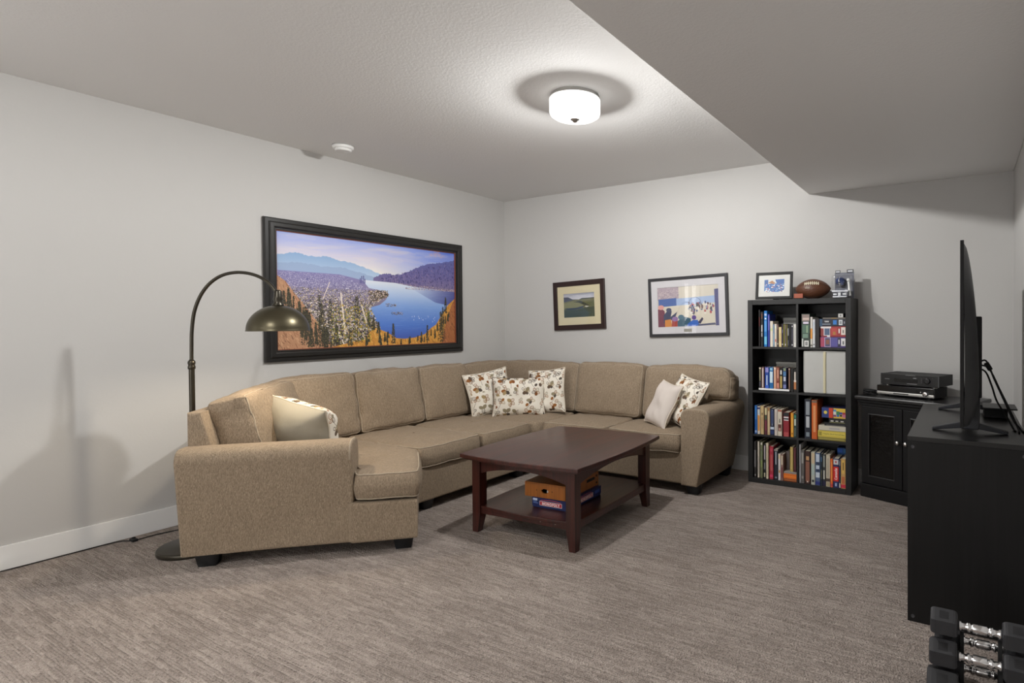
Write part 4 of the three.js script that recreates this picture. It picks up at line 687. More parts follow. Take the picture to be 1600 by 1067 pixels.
// third row right
book('3R', 3.4090, 0.0520, 0.308, '#171d2b', [[0.60, 0.94, '#8f969c', 0.55], [0.28, 0.56, '#b9bcc0', 0.5], [0.05, 0.16, '#7d8890', 0.5]], 'thick navy book with a pale block title on the third right shelf', { d: 0.22 });
book('3R', 3.4640, 0.0440, 0.304, '#c25a1c', [[0.18, 0.86, '#d9935e', 0.4], [0.93, 0.99, '#77604e', 0.9]], 'tall orange book right of the navy one on the third right shelf', { d: 0.22 });
flat('3R', 3.5115, 0.206, shelfY(3), 0.024, '#8a7c34', [[0.05, 0.95, '#a09448', 0.3, 0.7]], 'olive yellow flat book at the bottom of the stack on the third right shelf', { d: 0.2 });
{ const t = flat('3R', 3.5115, 0.207, shelfY(3) + 0.024, 0.049, '#cdb84a', [], 'thick yellow flat book with a dark printed title, in the flat stack', { d: 0.2 });
  const tx = canvasTex(512, 64, (c, w, h) => { c.fillStyle = '#d9c654'; c.fillRect(0, 0, w, h); c.fillStyle = '#3a3416'; c.font = 'italic bold 40px serif'; c.textBaseline = 'middle'; c.fillText('Complete Do-It-Yourself Man', 10, h / 2, w - 20); });
  addPrint(t, 'printed_title', 0.168, 0.020, tx, 0.012, 0.026, 0.1006); obj('spine_print', [box(0.020, 0.03, 0.0008, -0.085, 0.024, 0.1002)], cm('#9a8a34'), t); }
flat('3R', 3.516, 0.202, shelfY(3) + 0.073, 0.040, '#c6bfae', [[0.4, 0.78, '#aaa6a8', 0.35, 0.65], [0.02, 0.98, '#8d8068', 0.0, 0.1]], 'cream flat book on the yellow one on the third right shelf', { d: 0.2 });
flat('3R', 3.560, 0.157, shelfY(3) + 0.113, 0.024, '#161517', [[0.1, 0.95, '#6f6c6a', 0.1, 0.3]], 'black flat book with a grey line, lower of the two black ones in the stack', { d: 0.19 });
flat('3R', 3.594, 0.123, shelfY(3) + 0.137, 0.036, '#121113', [[0.1, 0.28, '#c9c4c0', 0.3, 0.55], [0.4, 0.56, '#b9b4b0', 0.3, 0.55], [0.7, 0.88, '#c2bcb8', 0.3, 0.55], [0.05, 0.95, '#7c7a48', 0.06, 0.2]], 'black flat book with pale spots, upper of the two black ones in the stack', { d: 0.19 });
{ const t = flat('3R', 3.541, 0.176, shelfY(3) + 0.173, 0.080, '#23264a', [[0.0, 0.3, '#253a7c', 0.04, 0.96], [0.3, 0.47, '#c8401f', 0.02, 0.98], [0.50, 0.99, '#d8b43c', 0.02, 0.98]], 'colourful blue, red and yellow picture box topping the flat book stack', { d: 0.16, name: 'game_box', cat: 'game box' });
  for (let k = 0; k < 9; k++) obj('print', [box(rr(0.012, 0.026), rr(0.014, 0.028), 0.0006, 0.010 + (k % 4) * 0.022, 0.024 + Math.floor(k / 4) * 0.018, 0.0808 + k * 0.0001)], cm(['#7c3a78', '#2a62b0', '#1e2038', '#c06a8a', '#d8d4c8', '#3a7c4c', '#2f3f9a', '#a8382c', '#4a90c8'][k]), t);
  obj('emblem', [new THREE.CylinderGeometry(0.013, 0.013, 0.0008, 20).rotateX(Math.PI / 2).translate(-0.060, 0.042, 0.0806)], cm('#d8c45a'), t); }

// bottom row left
book('4L', 3.0010, 0.0165, 0.292, '#2b2828', [[0.28, 0.76, '#6f6c6c', 0.9], [0.04, 0.08, '#a8a4a2', 0.5]], 'black and grey book at the left end of the bottom left shelf', { d: 0.22 });
book('4L', 3.0290, 0.0160, 0.294, '#d2c8b8', [[0.1, 0.6, '#b0a6a0', 0.4]], 'tall slim cream book second on the bottom left shelf', { d: 0.22 });
book('4L', 3.0520, 0.0215, 0.290, '#6d7152', [[0.3, 0.75, '#8a9a5c', 0.5], [0.93, 0.99, '#d2ccc4', 0.6], [0.5, 0.8, '#4e4a66', 0.2]], 'olive green book on the bottom left shelf', { d: 0.22 });
book('4L', 3.0790, 0.0195, 0.278, '#141316', [[0.55, 0.96, '#c9bcc0', 0.45], [0.26, 0.46, '#8a8890', 0.5], [0.04, 0.16, '#d6ccae', 0.5]], 'black book with white lettering marks on the bottom left shelf', { d: 0.22 });
book('4L', 3.1005, 0.0190, 0.288, '#d6caae', [[0.1, 0.9, '#c2b494', 0.4]], 'slim cream book left of the red one on the bottom left shelf', { d: 0.22 });
book('4L', 3.1280, 0.0330, 0.266, '#a52638', [[0.25, 0.75, '#b85a56', 0.5], [0.06, 0.14, '#d8406a', 0.7], [0.84, 0.94, '#c2485c', 0.5]], 'red hardback on the bottom left shelf', { d: 0.2 });
book('4L', 3.1645, 0.0340, 0.246, '#161b28', [[0.5, 0.92, '#aeb2ba', 0.25], [0.95, 0.99, '#a89e94', 0.9], [0.05, 0.1, '#77808a', 0.5]], 'dark navy book with a pale centre line right of the red hardback', { d: 0.2 });
book('4L', 3.2000, 0.0195, 0.212, '#d6d0d0', [[0.8, 0.98, '#e0cba8', 0.8], [0.28, 0.38, '#c08a3c', 0.6]], 'white paperback with a small orange mark on the bottom left shelf', { d: 0.16 });
book('4L', 3.2200, 0.0215, 0.210, '#8a6a62', [[0.6, 0.95, '#cdbfa6', 0.6], [0.1, 0.5, '#6d3038', 0.5]], 'mixed cream and maroon paperback on the bottom left shelf', { d: 0.16 });
{
  flat('4L', 3.2440, 0.104, shelfY(4), 0.022, '#8f4a24', [[0.05, 0.95, '#a8602e', 0.3, 0.7]], 'brown flat book under the orange one on the bottom left shelf', { d: 0.2, z: 0.318 });
  flat('4L', 3.2430, 0.104, shelfY(4) + 0.022, 0.040, '#e0701c', [[0.04, 0.96, '#f08a30', 0.35, 0.55]], 'bright orange flat book on the bottom left shelf', { d: 0.2, z: 0.318 });
  flat('4L', 3.2450, 0.103, shelfY(4) + 0.062, 0.014, '#a09a92', [[0.05, 0.95, '#77706c', 0.3, 0.7]], 'grey flat book on top of the orange one on the bottom left shelf', { d: 0.19, z: 0.317 });
  const yb = shelfY(4) + 0.0762;
  book('4L', 3.2450, 0.0300, 0.150, '#5d5350', [], 'grey-brown book standing on the flat stack, leftmost of three there', { d: 0.12, y: yb, z: 0.25 });
  book('4L', 3.2900, 0.0260, 0.196, '#b39a58', [[0.1, 0.9, '#c4ad6a', 0.5]], 'mustard beige book standing on the orange flat stack', { d: 0.12, y: yb, z: 0.300 });
  book('4L', 3.3190, 0.0200, 0.194, '#4f2228', [[0.1, 0.9, '#6b343a', 0.5]], 'maroon book standing on the flat stack at the right end of the bottom left shelf', { d: 0.12, y: yb, z: 0.300 });
}
// bottom row right
book('4R', 3.3690, 0.0085, 0.304, '#e4e4ea', [], 'very thin white book at the left end of the bottom right shelf', { d: 0.22 });
book('4R', 3.3785, 0.0300, 0.262, '#5a5654', [[0.6, 0.92, '#9a9692', 0.5], [0.14, 0.22, '#8f8b88', 0.5]], 'grey hardback second on the bottom right shelf', { d: 0.2 });
book('4R', 3.4110, 0.0430, 0.258, '#3a2220', [[0.08, 0.68, '#8a5a48', 0.7], [0.72, 0.84, '#c09468', 0.55], [0.05, 0.09, '#e6cdbd', 0.25]], 'thick brown book with a copper spine on the bottom right shelf', { d: 0.2 });
book('4R', 3.4590, 0.0310, 0.254, '#b5b7ac', [[0.65, 0.98, '#c9b494', 0.8], [0.08, 0.15, '#25282a', 0.6], [0.3, 0.6, '#a9b8b4', 0.7]], 'pale cream and grey book right of the copper-spined one', { d: 0.2 });
book('4R', 3.4915, 0.0375, 0.252, '#4d5f80', [[0.50, 0.96, '#c2cddc', 0.7], [0.62, 0.72, '#24344e', 0.7], [0.24, 0.40, '#c6cfda', 0.8], [0.02, 0.12, '#26317a', 0.95], [0.42, 0.5, '#24344e', 0.6]], 'blue and white book with big letters on the bottom right shelf', { d: 0.2 });
book('4R', 3.5300, 0.0150, 0.248, '#1d2a36', [[0.75, 0.9, '#4a6a8a', 0.6], [0.2, 0.5, '#6c6a50', 0.4]], 'slim dark blue book right of the blue and white one', { d: 0.2 });
book('4R', 3.5460, 0.0240, 0.246, '#2b2d2e', [[0.6, 0.96, '#8f948e', 0.5], [0.22, 0.5, '#bfc0b6', 0.5], [0.02, 0.16, '#232040', 0.9]], 'charcoal book with grey lettering marks on the bottom right shelf', { d: 0.2 });
book('4R', 3.5720, 0.0320, 0.244, '#c2b8a4', [[0.3, 0.9, '#a89e8c', 0.35], [0.16, 0.26, '#4a3c34', 0.95], [0.02, 0.14, '#a89a78', 0.7]], 'beige book left of the orange slim one on the bottom right shelf', { d: 0.2 });
book('4R', 3.6050, 0.0195, 0.218, '#e0682a', [[0.2, 0.9, '#e89a4c', 0.3], [0.02, 0.12, '#c4404a', 0.8]], 'slim orange book beside the red one on the bottom right shelf', { d: 0.18 });
{
  const t = book('4R', 3.6255, 0.0415, 0.222, '#23285a', [[0.80, 0.97, '#c9c6c6', 0.9], [0.85, 0.92, '#b02a30', 0.25], [0.22, 0.72, '#cf2620', 0.98], [0.05, 0.16, '#a8b6d8', 0.3]], 'red, white and navy guide book with Canada on its spine', { d: 0.18 });
  const tx = canvasTex(256, 80, (c, w, h) => { c.fillStyle = '#cf2620'; c.fillRect(0, 0, w, h); c.fillStyle = '#f4eeee'; c.font = 'bold 70px sans-serif'; c.textAlign = 'center'; c.textBaseline = 'middle'; c.fillText('Canada', w / 2, h / 2 + 2); });
  const m = addPrint(t, 'printed_title', 0.092, 0.030, tx, 0, 0.105, 0.0912); m.rotation.z = Math.PI / 2;
}
book('4R', 3.6680, 0.0130, 0.216, '#2c3552', [[0.02, 0.18, '#c9c0b8', 0.8], [0.8, 0.95, '#8a93a8', 0.5]], 'slim navy book between the red guide and the tan book', { d: 0.18 });
book('4R', 3.6815, 0.0360, 0.226, '#c49a5e', [[0.02, 0.14, '#c22440', 0.95], [0.16, 0.40, '#b8643a', 0.6], [0.5, 0.95, '#d8b25a', 0.6], [0.62, 0.88, '#5a3a24', 0.2]], 'tan and yellow book with a red foot at the bottom right shelf end', { d: 0.18 });
flat('4R', 3.620, 0.098, shelfY(4), 0.268, '#0f4a86', [[0.0, 0.4, '#2a62c4', 0.86, 0.98], [0.45, 0.95, '#2f6ea8', 0.86, 0.98]], 'blue box standing behind the red guide book on the bottom right shelf', { d: 0.10, z: 0.120, name: 'storage_box', cat: 'box' });

// on top of the bookcase
{
  const y = BHT + 0.0004;
  const t = thing('framed_photo', 'black framed blue and white picture standing on the bookcase top', 'picture', [3.148, y, 0.235], 3 * D);
  const tilt = new THREE.Group(); void tilt;
  const art = canvasTex(320, 224, (c, w, h) => { c.fillStyle = '#d2d2cf'; c.fillRect(0, 0, w, h); const P = (l, f) => { c.fillStyle = f; c.beginPath(); l.forEach(([x, yy], i) => (i ? c.lineTo(x, yy) : c.moveTo(x, yy))); c.closePath(); c.fill(); };
    P([[62, 50], [100, 48], [100, 96], [62, 102]], '#2c5a9c'); P([[170, 48], [262, 46], [262, 92], [190, 94]], '#2f62a8'); P([[62, 104], [150, 84], [262, 96], [262, 150], [200, 176], [120, 172], [84, 150], [62, 168]], '#3a70b4');
    P([[100, 80], [140, 58], [170, 82], [160, 96]], '#b07a4c'); for (let i = 0; i < 90; i++) { c.fillStyle = ['#e4e2e0', '#b03a3c', '#1f3c74', '#f0f0ee', '#6d8cb8'][i % 5]; c.fillRect(rr(70, 250), rr(88, 170), rr(4, 18), rr(4, 10)); } });
  const w = 0.300, h = 0.222, R = (g) => g.rotateX(-8 * D).translate(0, h / 2 + 0.004, 0);
  obj('frame', [R(frameRing(w, h, 0.021, 0.018, 0.002))], M.black, t);
  obj('backing', [R(box(w - 0.01, h - 0.01, 0.004, 0, 0, 0.003))], M.blackMatte, t);
  const pr = addPrint(t, 'print', w - 0.040, h - 0.040, art, 0, h / 2 + 0.004, 0.0085, 0, 0.5, -8 * D); void pr;
  obj('glass', [R(box(w - 0.040, h - 0.040, 0.0015, 0, 0, 0.0125))], M.glass, t);
  obj('easel_back', [rbox(0.05, 0.17, 0.004, 0.001, 0, 0.085, 0).rotateX(16 * D).translate(0, 0.002, -0.066)], M.blackMatte, t);
}
{
  const t = thing('football', 'brown leather football with white laces lying on the bookcase top', 'football', [3.447, BHT + 0.0805, 0.190], 6 * D);
  const leather = std({ color: col(0.105, 0.040, 0.020), roughness: 0.42, bumpMap: knock, bumpScale: 0.0006 });
  const a = 0.138, b = 0.080, pr = []; for (let i = 0; i <= 36; i++) { const s = -1 + 2 * i / 36; pr.push([b * Math.pow(Math.max(0, 1 - s * s), 0.72) + (i % 36 ? 0 : 0.001), a * s]); }
  const g = lathe(pr, 48).rotateZ(-Math.PI / 2); obj('hide', [g], leather, t);
  const surf = (x, ang) => { const s = x / a, r = b * Math.pow(1 - s * s, 0.72) + 0.0018; return V(x, r * Math.sin(ang), r * Math.cos(ang)); };
  const A0 = 33 * D, lace = std({ color: col(0.80, 0.74, 0.56), roughness: 0.7 }), line = []; for (let i = 0; i <= 14; i++) line.push(surf(-0.058 + i * 0.112 / 14, A0));
  obj('lace', [tube(line, 0.0034, 30)], lace, t);
  for (let k = 0; k < 8; k++) { const x = -0.053 + k * 0.0146, q = []; for (let i = 0; i <= 4; i++) q.push(surf(x, A0 - 0.20 + 0.40 * i / 4)); obj('lace', [tube(q, 0.0033, 10)], lace, t); }
  for (const an of [33, -57, 123, 213]) { const q = []; for (let i = 0; i <= 40; i++) { const x = -0.132 + 0.264 * i / 40, p = surf(x, an * D); q.push(p.multiplyScalar(0.988)); } obj('seam', [tube(q, 0.0014, 60, false, 5)], std({ color: col(0.03, 0.015, 0.01), roughness: 0.7 }), t); }
  { const q = []; for (let i = 0; i <= 6; i++) q.push(surf(-0.050 + i * 0.006, 4 * D)); obj('stamp', [tube(q, 0.0016, 12)], lace, t); }
  const u = thing('wood_block', 'small reddish wooden block in front of the football', 'block', [3.362, BHT + 0.0003, 0.300], 4 * D);
  obj('block', [rbox(0.070, 0.036, 0.030, 0.003, 0, 0.024, 0)], std({ color: col(0.36, 0.085, 0.040), roughness: 0.5 }), u); obj('foot', [rbox(0.066, 0.006, 0.026, 0.001, 0, 0.003, 0)], M.blackMatte, u);
}
{ // blister pack
  const t = thing('blister_pack', 'silver and navy collectible in a clear blister pack at the right of the bookcase top', 'toy package', [3.672, BHT + 0.0003, 0.185], -8 * D);
  obj('backing_card', [rbox(0.150, 0.205, 0.003, 0.001, 0, 0.1025, -0.045)], cm('#5c5f6c', 0.35), t);
  obj('hang_tab', [rbox(0.040, 0.024, 0.003, 0.001, -0.050, 0.212, -0.045), rbox(0.052, 0.030, 0.003, 0.001, 0.046, 0.212, -0.045)], cm('#26262c', 0.35), t);
  obj('header_print', [box(0.030, 0.010, 0.0008, -0.050, 0.213, -0.0432), box(0.036, 0.012, 0.0008, 0.046, 0.214, -0.0432)], cm('#c4c6cc', 0.4), t);
  obj('card_print', [box(0.08, 0.075, 0.0008, -0.03, 0.12, -0.0432)], cm('#2c2e3c', 0.4), t);
  const fig = obj('figure', [new THREE.SphereGeometry(0.036, 24, 16).scale(1.05, 0.95, 0.9).translate(-0.018, 0.134, -0.004), rbox(0.022, 0.020, 0.030, 0.006, 0.006, 0.114, 0.014)], std({ color: col(0.02, 0.035, 0.11), roughness: 0.18 }), t);
  obj('stripe', [new THREE.TorusGeometry(0.0360, 0.0035, 8, 30).rotateY(Math.PI / 2).scale(1, 0.95, 0.92).translate(-0.018, 0.134, -0.004)], M.chrome, fig);
  for (const dy of [0, 0.012]) obj('face_bar', [tube([V(-0.030, 0.104 + dy, 0.020), V(-0.010, 0.100 + dy, 0.030), V(0.016, 0.106 + dy, 0.018)], 0.0025, 14)], M.chrome, fig);
  obj('plinth', [rbox(0.130, 0.012, 0.075, 0.003, -0.008, 0.056, -0.004), rbox(0.110, 0.010, 0.085, 0.003, -0.008, 0.012, -0.002)], std({ color: 0xc6c8ce, roughness: 0.2, metalness: 0.6 }), t);
  obj('plinth_print', [box(0.020, 0.026, 0.002, -0.012, 0.033, 0.036), box(0.026, 0.012, 0.002, -0.046, 0.033, 0.036), box(0.026, 0.012, 0.002, 0.026, 0.033, 0.036)], cm('#dadce0', 0.35), t);
  obj('plinth_core', [rbox(0.115, 0.034, 0.070, 0.002, -0.008, 0.034, -0.004)], cm('#3a3c48', 0.3), t);
  const clear = phys({ color: 0xffffff, roughness: 0.05, transmission: 1, thickness: 0, ior: 1.45 });
  obj('blister', [softBox(0.142, 0.180, 0.090, { r: 0.014, bz: 0.004, by: 0, wob: 0.002, seg: 14 }).g.translate(-0.002, 0.094, 0.002)], clear, t);
  obj('accessory', [new THREE.CylinderGeometry(0.008, 0.010, 0.11, 14).rotateZ(0.10).translate(0.052, 0.075, 0.0), new THREE.SphereGeometry(0.013, 14, 10).translate(0.046, 0.142, 0)], M.white, t);
}

// ---------------------------------------------------------------- corner cabinet with the hi-fi
const CAB = [3.82, 0, 0.30], CA = -19.5 * D;
{
  const t = thing('corner_cabinet', 'black corner cabinet with two glass doors between the bookcase and the low unit', 'cabinet', CAB, CA);
  const W = 0.70, body = [[0, 0], [W, 0], [W, -0.47], [0.2, -0.335], [0, -0.262]], grow = (k) => [[-k, k], [W + k, k], [W + k, -0.475], [0.2, -0.337], [-k, -0.258]];
  obj('carcass', [slab(body.map(([x, z]) => [x, z - 0.018]).concat([]).map(([x, z]) => [x, Math.max(z, -0.47)]), 0.085, 0.70, 0.002)], M.black, t);
  obj('plinth', [slab([[0.002, 0.004], [W - 0.002, 0.004], [W - 0.002, -0.46], [0.2, -0.33], [0.002, -0.258]], 0.0, 0.10, 0.003)], M.black, t);
  obj('cornice', [slab(grow(0.006), 0.682, 0.706, 0.004), slab(grow(0.016), 0.706, 0.728, 0.006)], M.black, t);
  obj('top', [slab(grow(0.030), 0.728, 0.757, 0.008)], std({ color: 0x232223, roughness: 0.35 }), t);
  const leafGlass = (() => { const a = tileNoise(9, 9), b = tileNoise(22, 22); return dataTex(256, (i, j) => { const h = Math.abs(Math.sin(14 * a(i / 256, j / 256) + 6 * b(i / 256, j / 256))); return [h, h, h]; }, false, 0.22); })();
  for (const k of [0, 1]) {
    const x0 = 0.010 + k * 0.308, w = 0.304, h = 0.572, y0 = 0.108;
    const d = obj('door', [frameRing(w, h, 0.056, 0.018, 0.003).translate(x0 + w / 2, y0 + h / 2, -0.016)], M.black, t);
    obj('bead', [frameRing(w - 0.106, h - 0.106, 0.007, 0.012, 0.003).translate(x0 + w / 2, y0 + h / 2, -0.006)], plain(0x2b2a2a, 0.3), d);
    obj('glass', [box(w - 0.110, h - 0.110, 0.004, x0 + w / 2, y0 + h / 2, -0.009)], std({ color: 0x090909, roughness: 0.12, bumpMap: leafGlass, bumpScale: 0.0004 }), d);
    const kx = k ? x0 + 0.027 : x0 + w - 0.027;
    obj('knob', [lathe([[0, 0], [0.007, 0], [0.006, 0.012], [0.014, 0.018], [0.0155, 0.024], [0.011, 0.030], [0, 0.032]], 24).rotateX(Math.PI / 2).translate(kx, y0 + 0.335, 0.002)], M.nickel, d);
  }
}
const onCab = (lx, y, lz) => [CAB[0] + lx * Math.cos(CA) + lz * Math.sin(CA), y, CAB[2] - lx * Math.sin(CA) + lz * Math.cos(CA)];
{
  const w = 0.405, d = 0.225, t = thing('av_receiver', 'black receiver with a silver strip and round knob, under the other unit on the cabinet', 'receiver', onCab(0.295, 0.7574, -0.195), CA);
  obj('case', [rbox(w, 0.072, d, 0.003, 0, 0.045, 0)], M.blackMatte, t);
  obj('front_panel', [rbox(w + 0.004, 0.046, 0.012, 0.003, 0, 0.058, d / 2)], M.blackGloss, t);
  obj('silver_strip', [rbox(w + 0.006, 0.021, 0.016, 0.005, 0, 0.026, d / 2 + 0.002)], std({ color: 0xb9b8b4, roughness: 0.3, metalness: 0.7 }), t);
  obj('display', [rbox(0.11, 0.008, 0.002, 0.001, -0.025, 0.027, d / 2 + 0.0105)], M.blackMatte, t);
  obj('volume_knob', [lathe([[0, 0], [0.019, 0], [0.018, 0.014], [0.012, 0.017], [0, 0.017]], 28).rotateX(Math.PI / 2).translate(0.148, 0.040, d / 2 + 0.006)], M.chrome, t).userData.label = 'silver ringed volume knob';
  obj('button', [new THREE.CylinderGeometry(0.004, 0.004, 0.006, 14).rotateX(Math.PI / 2).translate(0.115, 0.050, d / 2 + 0.008)], M.chrome, t);
  obj('power_button', [new THREE.CylinderGeometry(0.007, 0.007, 0.004, 18).rotateX(Math.PI / 2).translate(-0.178, 0.026, d / 2 + 0.011)], M.nickel, t);
  for (const x of [-0.14, 0.16]) for (const z of [-0.08, 0.09]) obj('foot', [new THREE.CylinderGeometry(0.014, 0.014, 0.010, 16).translate(x, 0.005, z)], M.blackMatte, t);
  const u = thing('tape_deck', 'black hi-fi unit with a dark display, stacked on the silver-striped receiver', 'hi-fi unit', onCab(0.330, 0.8389, -0.182), CA);
  obj('case', [rbox(w, 0.076, d + 0.02, 0.002, 0, 0.050, -0.01)], plain(0x1b1b1c, 0.6), u);
  obj('front_panel', [rbox(w + 0.004, 0.080, 0.012, 0.002, 0, 0.050, d / 2)], plain(0x161617, 0.35), u);
  obj('display_window', [rbox(0.165, 0.026, 0.003, 0.001, -0.020, 0.046, d / 2 + 0.0065)], M.blackGloss, u);
  obj('tray_line', [box(0.070, 0.003, 0.001, 0.024, 0.024, d / 2 + 0.0068), box(0.070, 0.002, 0.001, 0.012, 0.084, d / 2 + 0.0063), box(0.022, 0.006, 0.001, 0.045, 0.066, d / 2 + 0.0085), box(0.034, 0.004, 0.001, -0.155, 0.050, d / 2 + 0.0065)], cm('#8b8b8b', 0.4), u);
  obj('dial', [lathe([[0, 0], [0.022, 0], [0.021, 0.010], [0.014, 0.012], [0, 0.011]], 28).rotateX(Math.PI / 2).translate(0.128, 0.052, d / 2 + 0.005)], plain(0x1e1e20, 0.3), u);
  for (const [x, y] of [[0.092, 0.064], [0.092, 0.052], [0.092, 0.038], [0.165, 0.074]]) obj('button', [new THREE.CylinderGeometry(0.0045, 0.0045, 0.006, 14).rotateX(Math.PI / 2).translate(x, y, d / 2 + 0.007)], plain(0x3a3a3c, 0.3), u);
  obj('side_trim', [box(0.002, 0.078, 0.004, w / 2 + 0.001, 0.050, d / 2 + 0.005)], cm('#77777a', 0.3), u);
  for (const x of [-0.165, 0.165]) for (const z of [-0.08, 0.085]) obj('foot', [lathe([[0, 0], [0.016, 0], [0.018, 0.004], [0.016, 0.012], [0, 0.012]], 20).translate(x, 0, z)], M.nickel, u);
}
{ // coil of cable at the left end of the cabinet
  const q = []; for (let i = 0; i < 90; i++) { const a = i * 0.42, r = 0.035 + 0.012 * Math.sin(i * 0.7); q.push(V(r * Math.cos(a) * 1.15, 0.006 + 0.030 * (0.5 + 0.5 * Math.sin(i * 0.31)) , r * Math.sin(a) * 0.8)); }
  const t = thing('cable_coil', 'loose coil of black cable at the left end of the corner cabinet', 'cable', onCab(0.035, 0.7574, -0.085), CA);
  obj('cable', [tube(q, 0.0055, 420, false, 6)], M.blackMatte, t);
}

// ---------------------------------------------------------------- low unit and television
{
  const x0 = 4.285, x1 = 4.735, z0 = 0.957, z1 = 2.10, H = 0.81, cx = (x0 + x1) / 2, cz = (z0 + z1) / 2;
  const t = thing('tv_stand', 'low black woodgrain unit carrying the television along the right wall', 'tv stand', [cx, 0, cz]);
  const L = (a, b, c, d, e, f, r = 0.0012) => span(a - cx, b - cx, c, d, e - cz, f - cz, r);
  obj('side_panel', [L(x0, x1, 0, H - 0.020, z1 - 0.020, z1)], M.ash, t); obj('side_panel', [L(x0, x1, 0, H - 0.020, z0, z0 + 0.020)], M.ash, t);
  obj('top_panel', [L(x0 - 0.001, x1, H - 0.020, H, z0 - 0.001, z1 + 0.001)], M.ashTop, t);
  obj('bottom_panel', [L(x0 + 0.002, x1, 0.030, 0.050, z0 + 0.020, z1 - 0.020)], M.ash, t); obj('kick_board', [L(x0 + 0.012, x0 + 0.030, 0, 0.030, z0 + 0.020, z1 - 0.020)], M.ash, t);
  obj('back_panel', [L(x1 - 0.006, x1 - 0.001, 0.05, H - 0.02, z0 + 0.02, z1 - 0.02, 0)], M.black, t);
  for (const f of [1 / 3, 2 / 3]) { const z = z0 + (z1 - z0) * f; obj('divider', [L(x0 + 0.004, x1 - 0.006, 0.050, H - 0.020, z - 0.008, z + 0.008)], M.ash, t); }
  obj('shelf', [L(x0 + 0.004, x1 - 0.006, 0.412, 0.428, z0 + 0.02, z1 - 0.02)], M.ash, t);
  for (const [x, y] of [[4.306, 0.765], [4.711, 0.765], [4.306, 0.024], [4.711, 0.024]]) obj('screw_cap', [lathe([[0.0035, 0], [0.0075, 0], [0.0075, 0.0018], [0.005, 0.0022], [0.004, 0.0008], [0, 0.0006]], 20).rotateX(Math.PI / 2).translate(x - cx, y, z1 - cz)], plain(0x3c3c40, 0.3), t);
}
{
  const cz = 1.525, xf = 4.487, y0 = 0.876, y1 = 1.638, half = 0.655, t = thing('television', 'large flat television seen edge-on, standing on the low black unit', 'television', [4.52, 0.8105, cz]);
  const X = (x) => x - 4.52, Y = (y) => y - 0.8105;
  obj('screen', [box(0.002, y1 - y0 - 0.016, 2 * half - 0.016, X(xf) + 0.0000, Y((y0 + y1) / 2), 0)], M.blackGloss, t);
  obj('bezel', [frameRing(2 * half, y1 - y0, 0.009, 0.014, 0.002).rotateY(-Math.PI / 2).translate(X(xf) + 0.0125, Y((y0 + y1) / 2), 0)], M.black, t);
  { // back shell: shallow dish, thicker in the lower middle
    const ny = 40, nz = 40, p = [], ix = [];
    const prof = (f) => 0.006 + 0.056 * Math.pow(Math.sin(Math.PI * Math.min(1, f * 1.18 + 0.0) * 0.5), 0.6) * (f > 0.80 ? Math.cos((f - 0.80) / 0.20 * 1.15) : 1);   // f: 0 top .. 1 bottom
    for (let j = 0; j <= ny; j++) for (let i = 0; i <= nz; i++) { const f = j / ny, g = i / nz * 2 - 1, e = 1 - Math.pow(Math.abs(g), 16); p.push(X(xf) + 0.008 + prof(f) * (0.12 + 0.88 * Math.max(0, e)) * (j === 0 ? 0.3 : 1), Y(y1 - 0.004 - f * (y1 - y0 - 0.008)), g * (half - 0.002)); }
    for (let j = 0; j < ny; j++) for (let i = 0; i < nz; i++) { const a = j * (nz + 1) + i, b = a + 1, c = a + nz + 1, d = c + 1; ix.push(a, b, c, b, d, c); }
    const g = new THREE.BufferGeometry(); g.setAttribute('position', new THREE.Float32BufferAttribute(p, 3)); g.setIndex(ix); g.computeVertexNormals();
    obj('back_shell', [g], plain(0x2a2a2b, 0.5), t);
    obj('rear_plate', [box(0.004, y1 - y0 - 0.01, 2 * half - 0.01, X(xf) + 0.010, Y((y0 + y1) / 2), 0)], M.black, t);
  }
  obj('electronics_box', [rbox(0.030, 0.36, 0.80, 0.006, X(4.553), Y(1.150), 0)], M.blackMatte, t);
  for (const dz of [0.345, -0.345]) {
    const bar = (a, b, w0, w1) => { const s = shapeOf([[a[0], a[1] + w0], [b[0], b[1] + w1], [b[0], b[1]], [a[0], a[1]]]); return extrude(s, 0.030, 0.003).translate(0, 0, dz - 0.015); };
    const neck = shapeOf([[X(4.492), Y(0.905)], [X(4.545), Y(0.990)], [X(4.562), Y(0.965)], [X(4.560), 0.030], [X(4.555), 0.014], [X(4.490), 0.014], [X(4.486), 0.030]]);
    const l = obj('leg', [extrude(neck, 0.034, 0.003).translate(0, 0, dz - 0.017), bar([X(4.372), 0.0], [X(4.500), 0.018], 0.012, 0.030), bar([X(4.545), 0.018], [X(4.668), 0.0], 0.030, 0.014)], plain(0x1f2026, 0.4), t);
    if (dz > 0) obj('sticker', [box(0.009, 0.026, 0.0008, X(4.536), Y(0.868), dz + 0.0176)], M.white, l);
  }
}
{
  const t = thing('set_top_box', 'small black set-top box behind the television on the low unit', 'set-top box', [4.640, 0.8104, 1.32]);
  obj('case', [rbox(0.105, 0.044, 0.17, 0.004, 0, 0.024, 0)], M.blackMatte, t);
  obj('lid', [rbox(0.150, 0.007, 0.20, 0.002, 0.018, 0.051, 0)], plain(0x2a2a2b, 0.4), t);
  for (const [x, z] of [[-.04, -.07], [.04, -.07], [-.04, .07], [.04, .07]]) obj('foot', [new THREE.CylinderGeometry(0.008, 0.008, 0.003, 12).translate(x, 0.0015, z)], M.rubber, t);
}
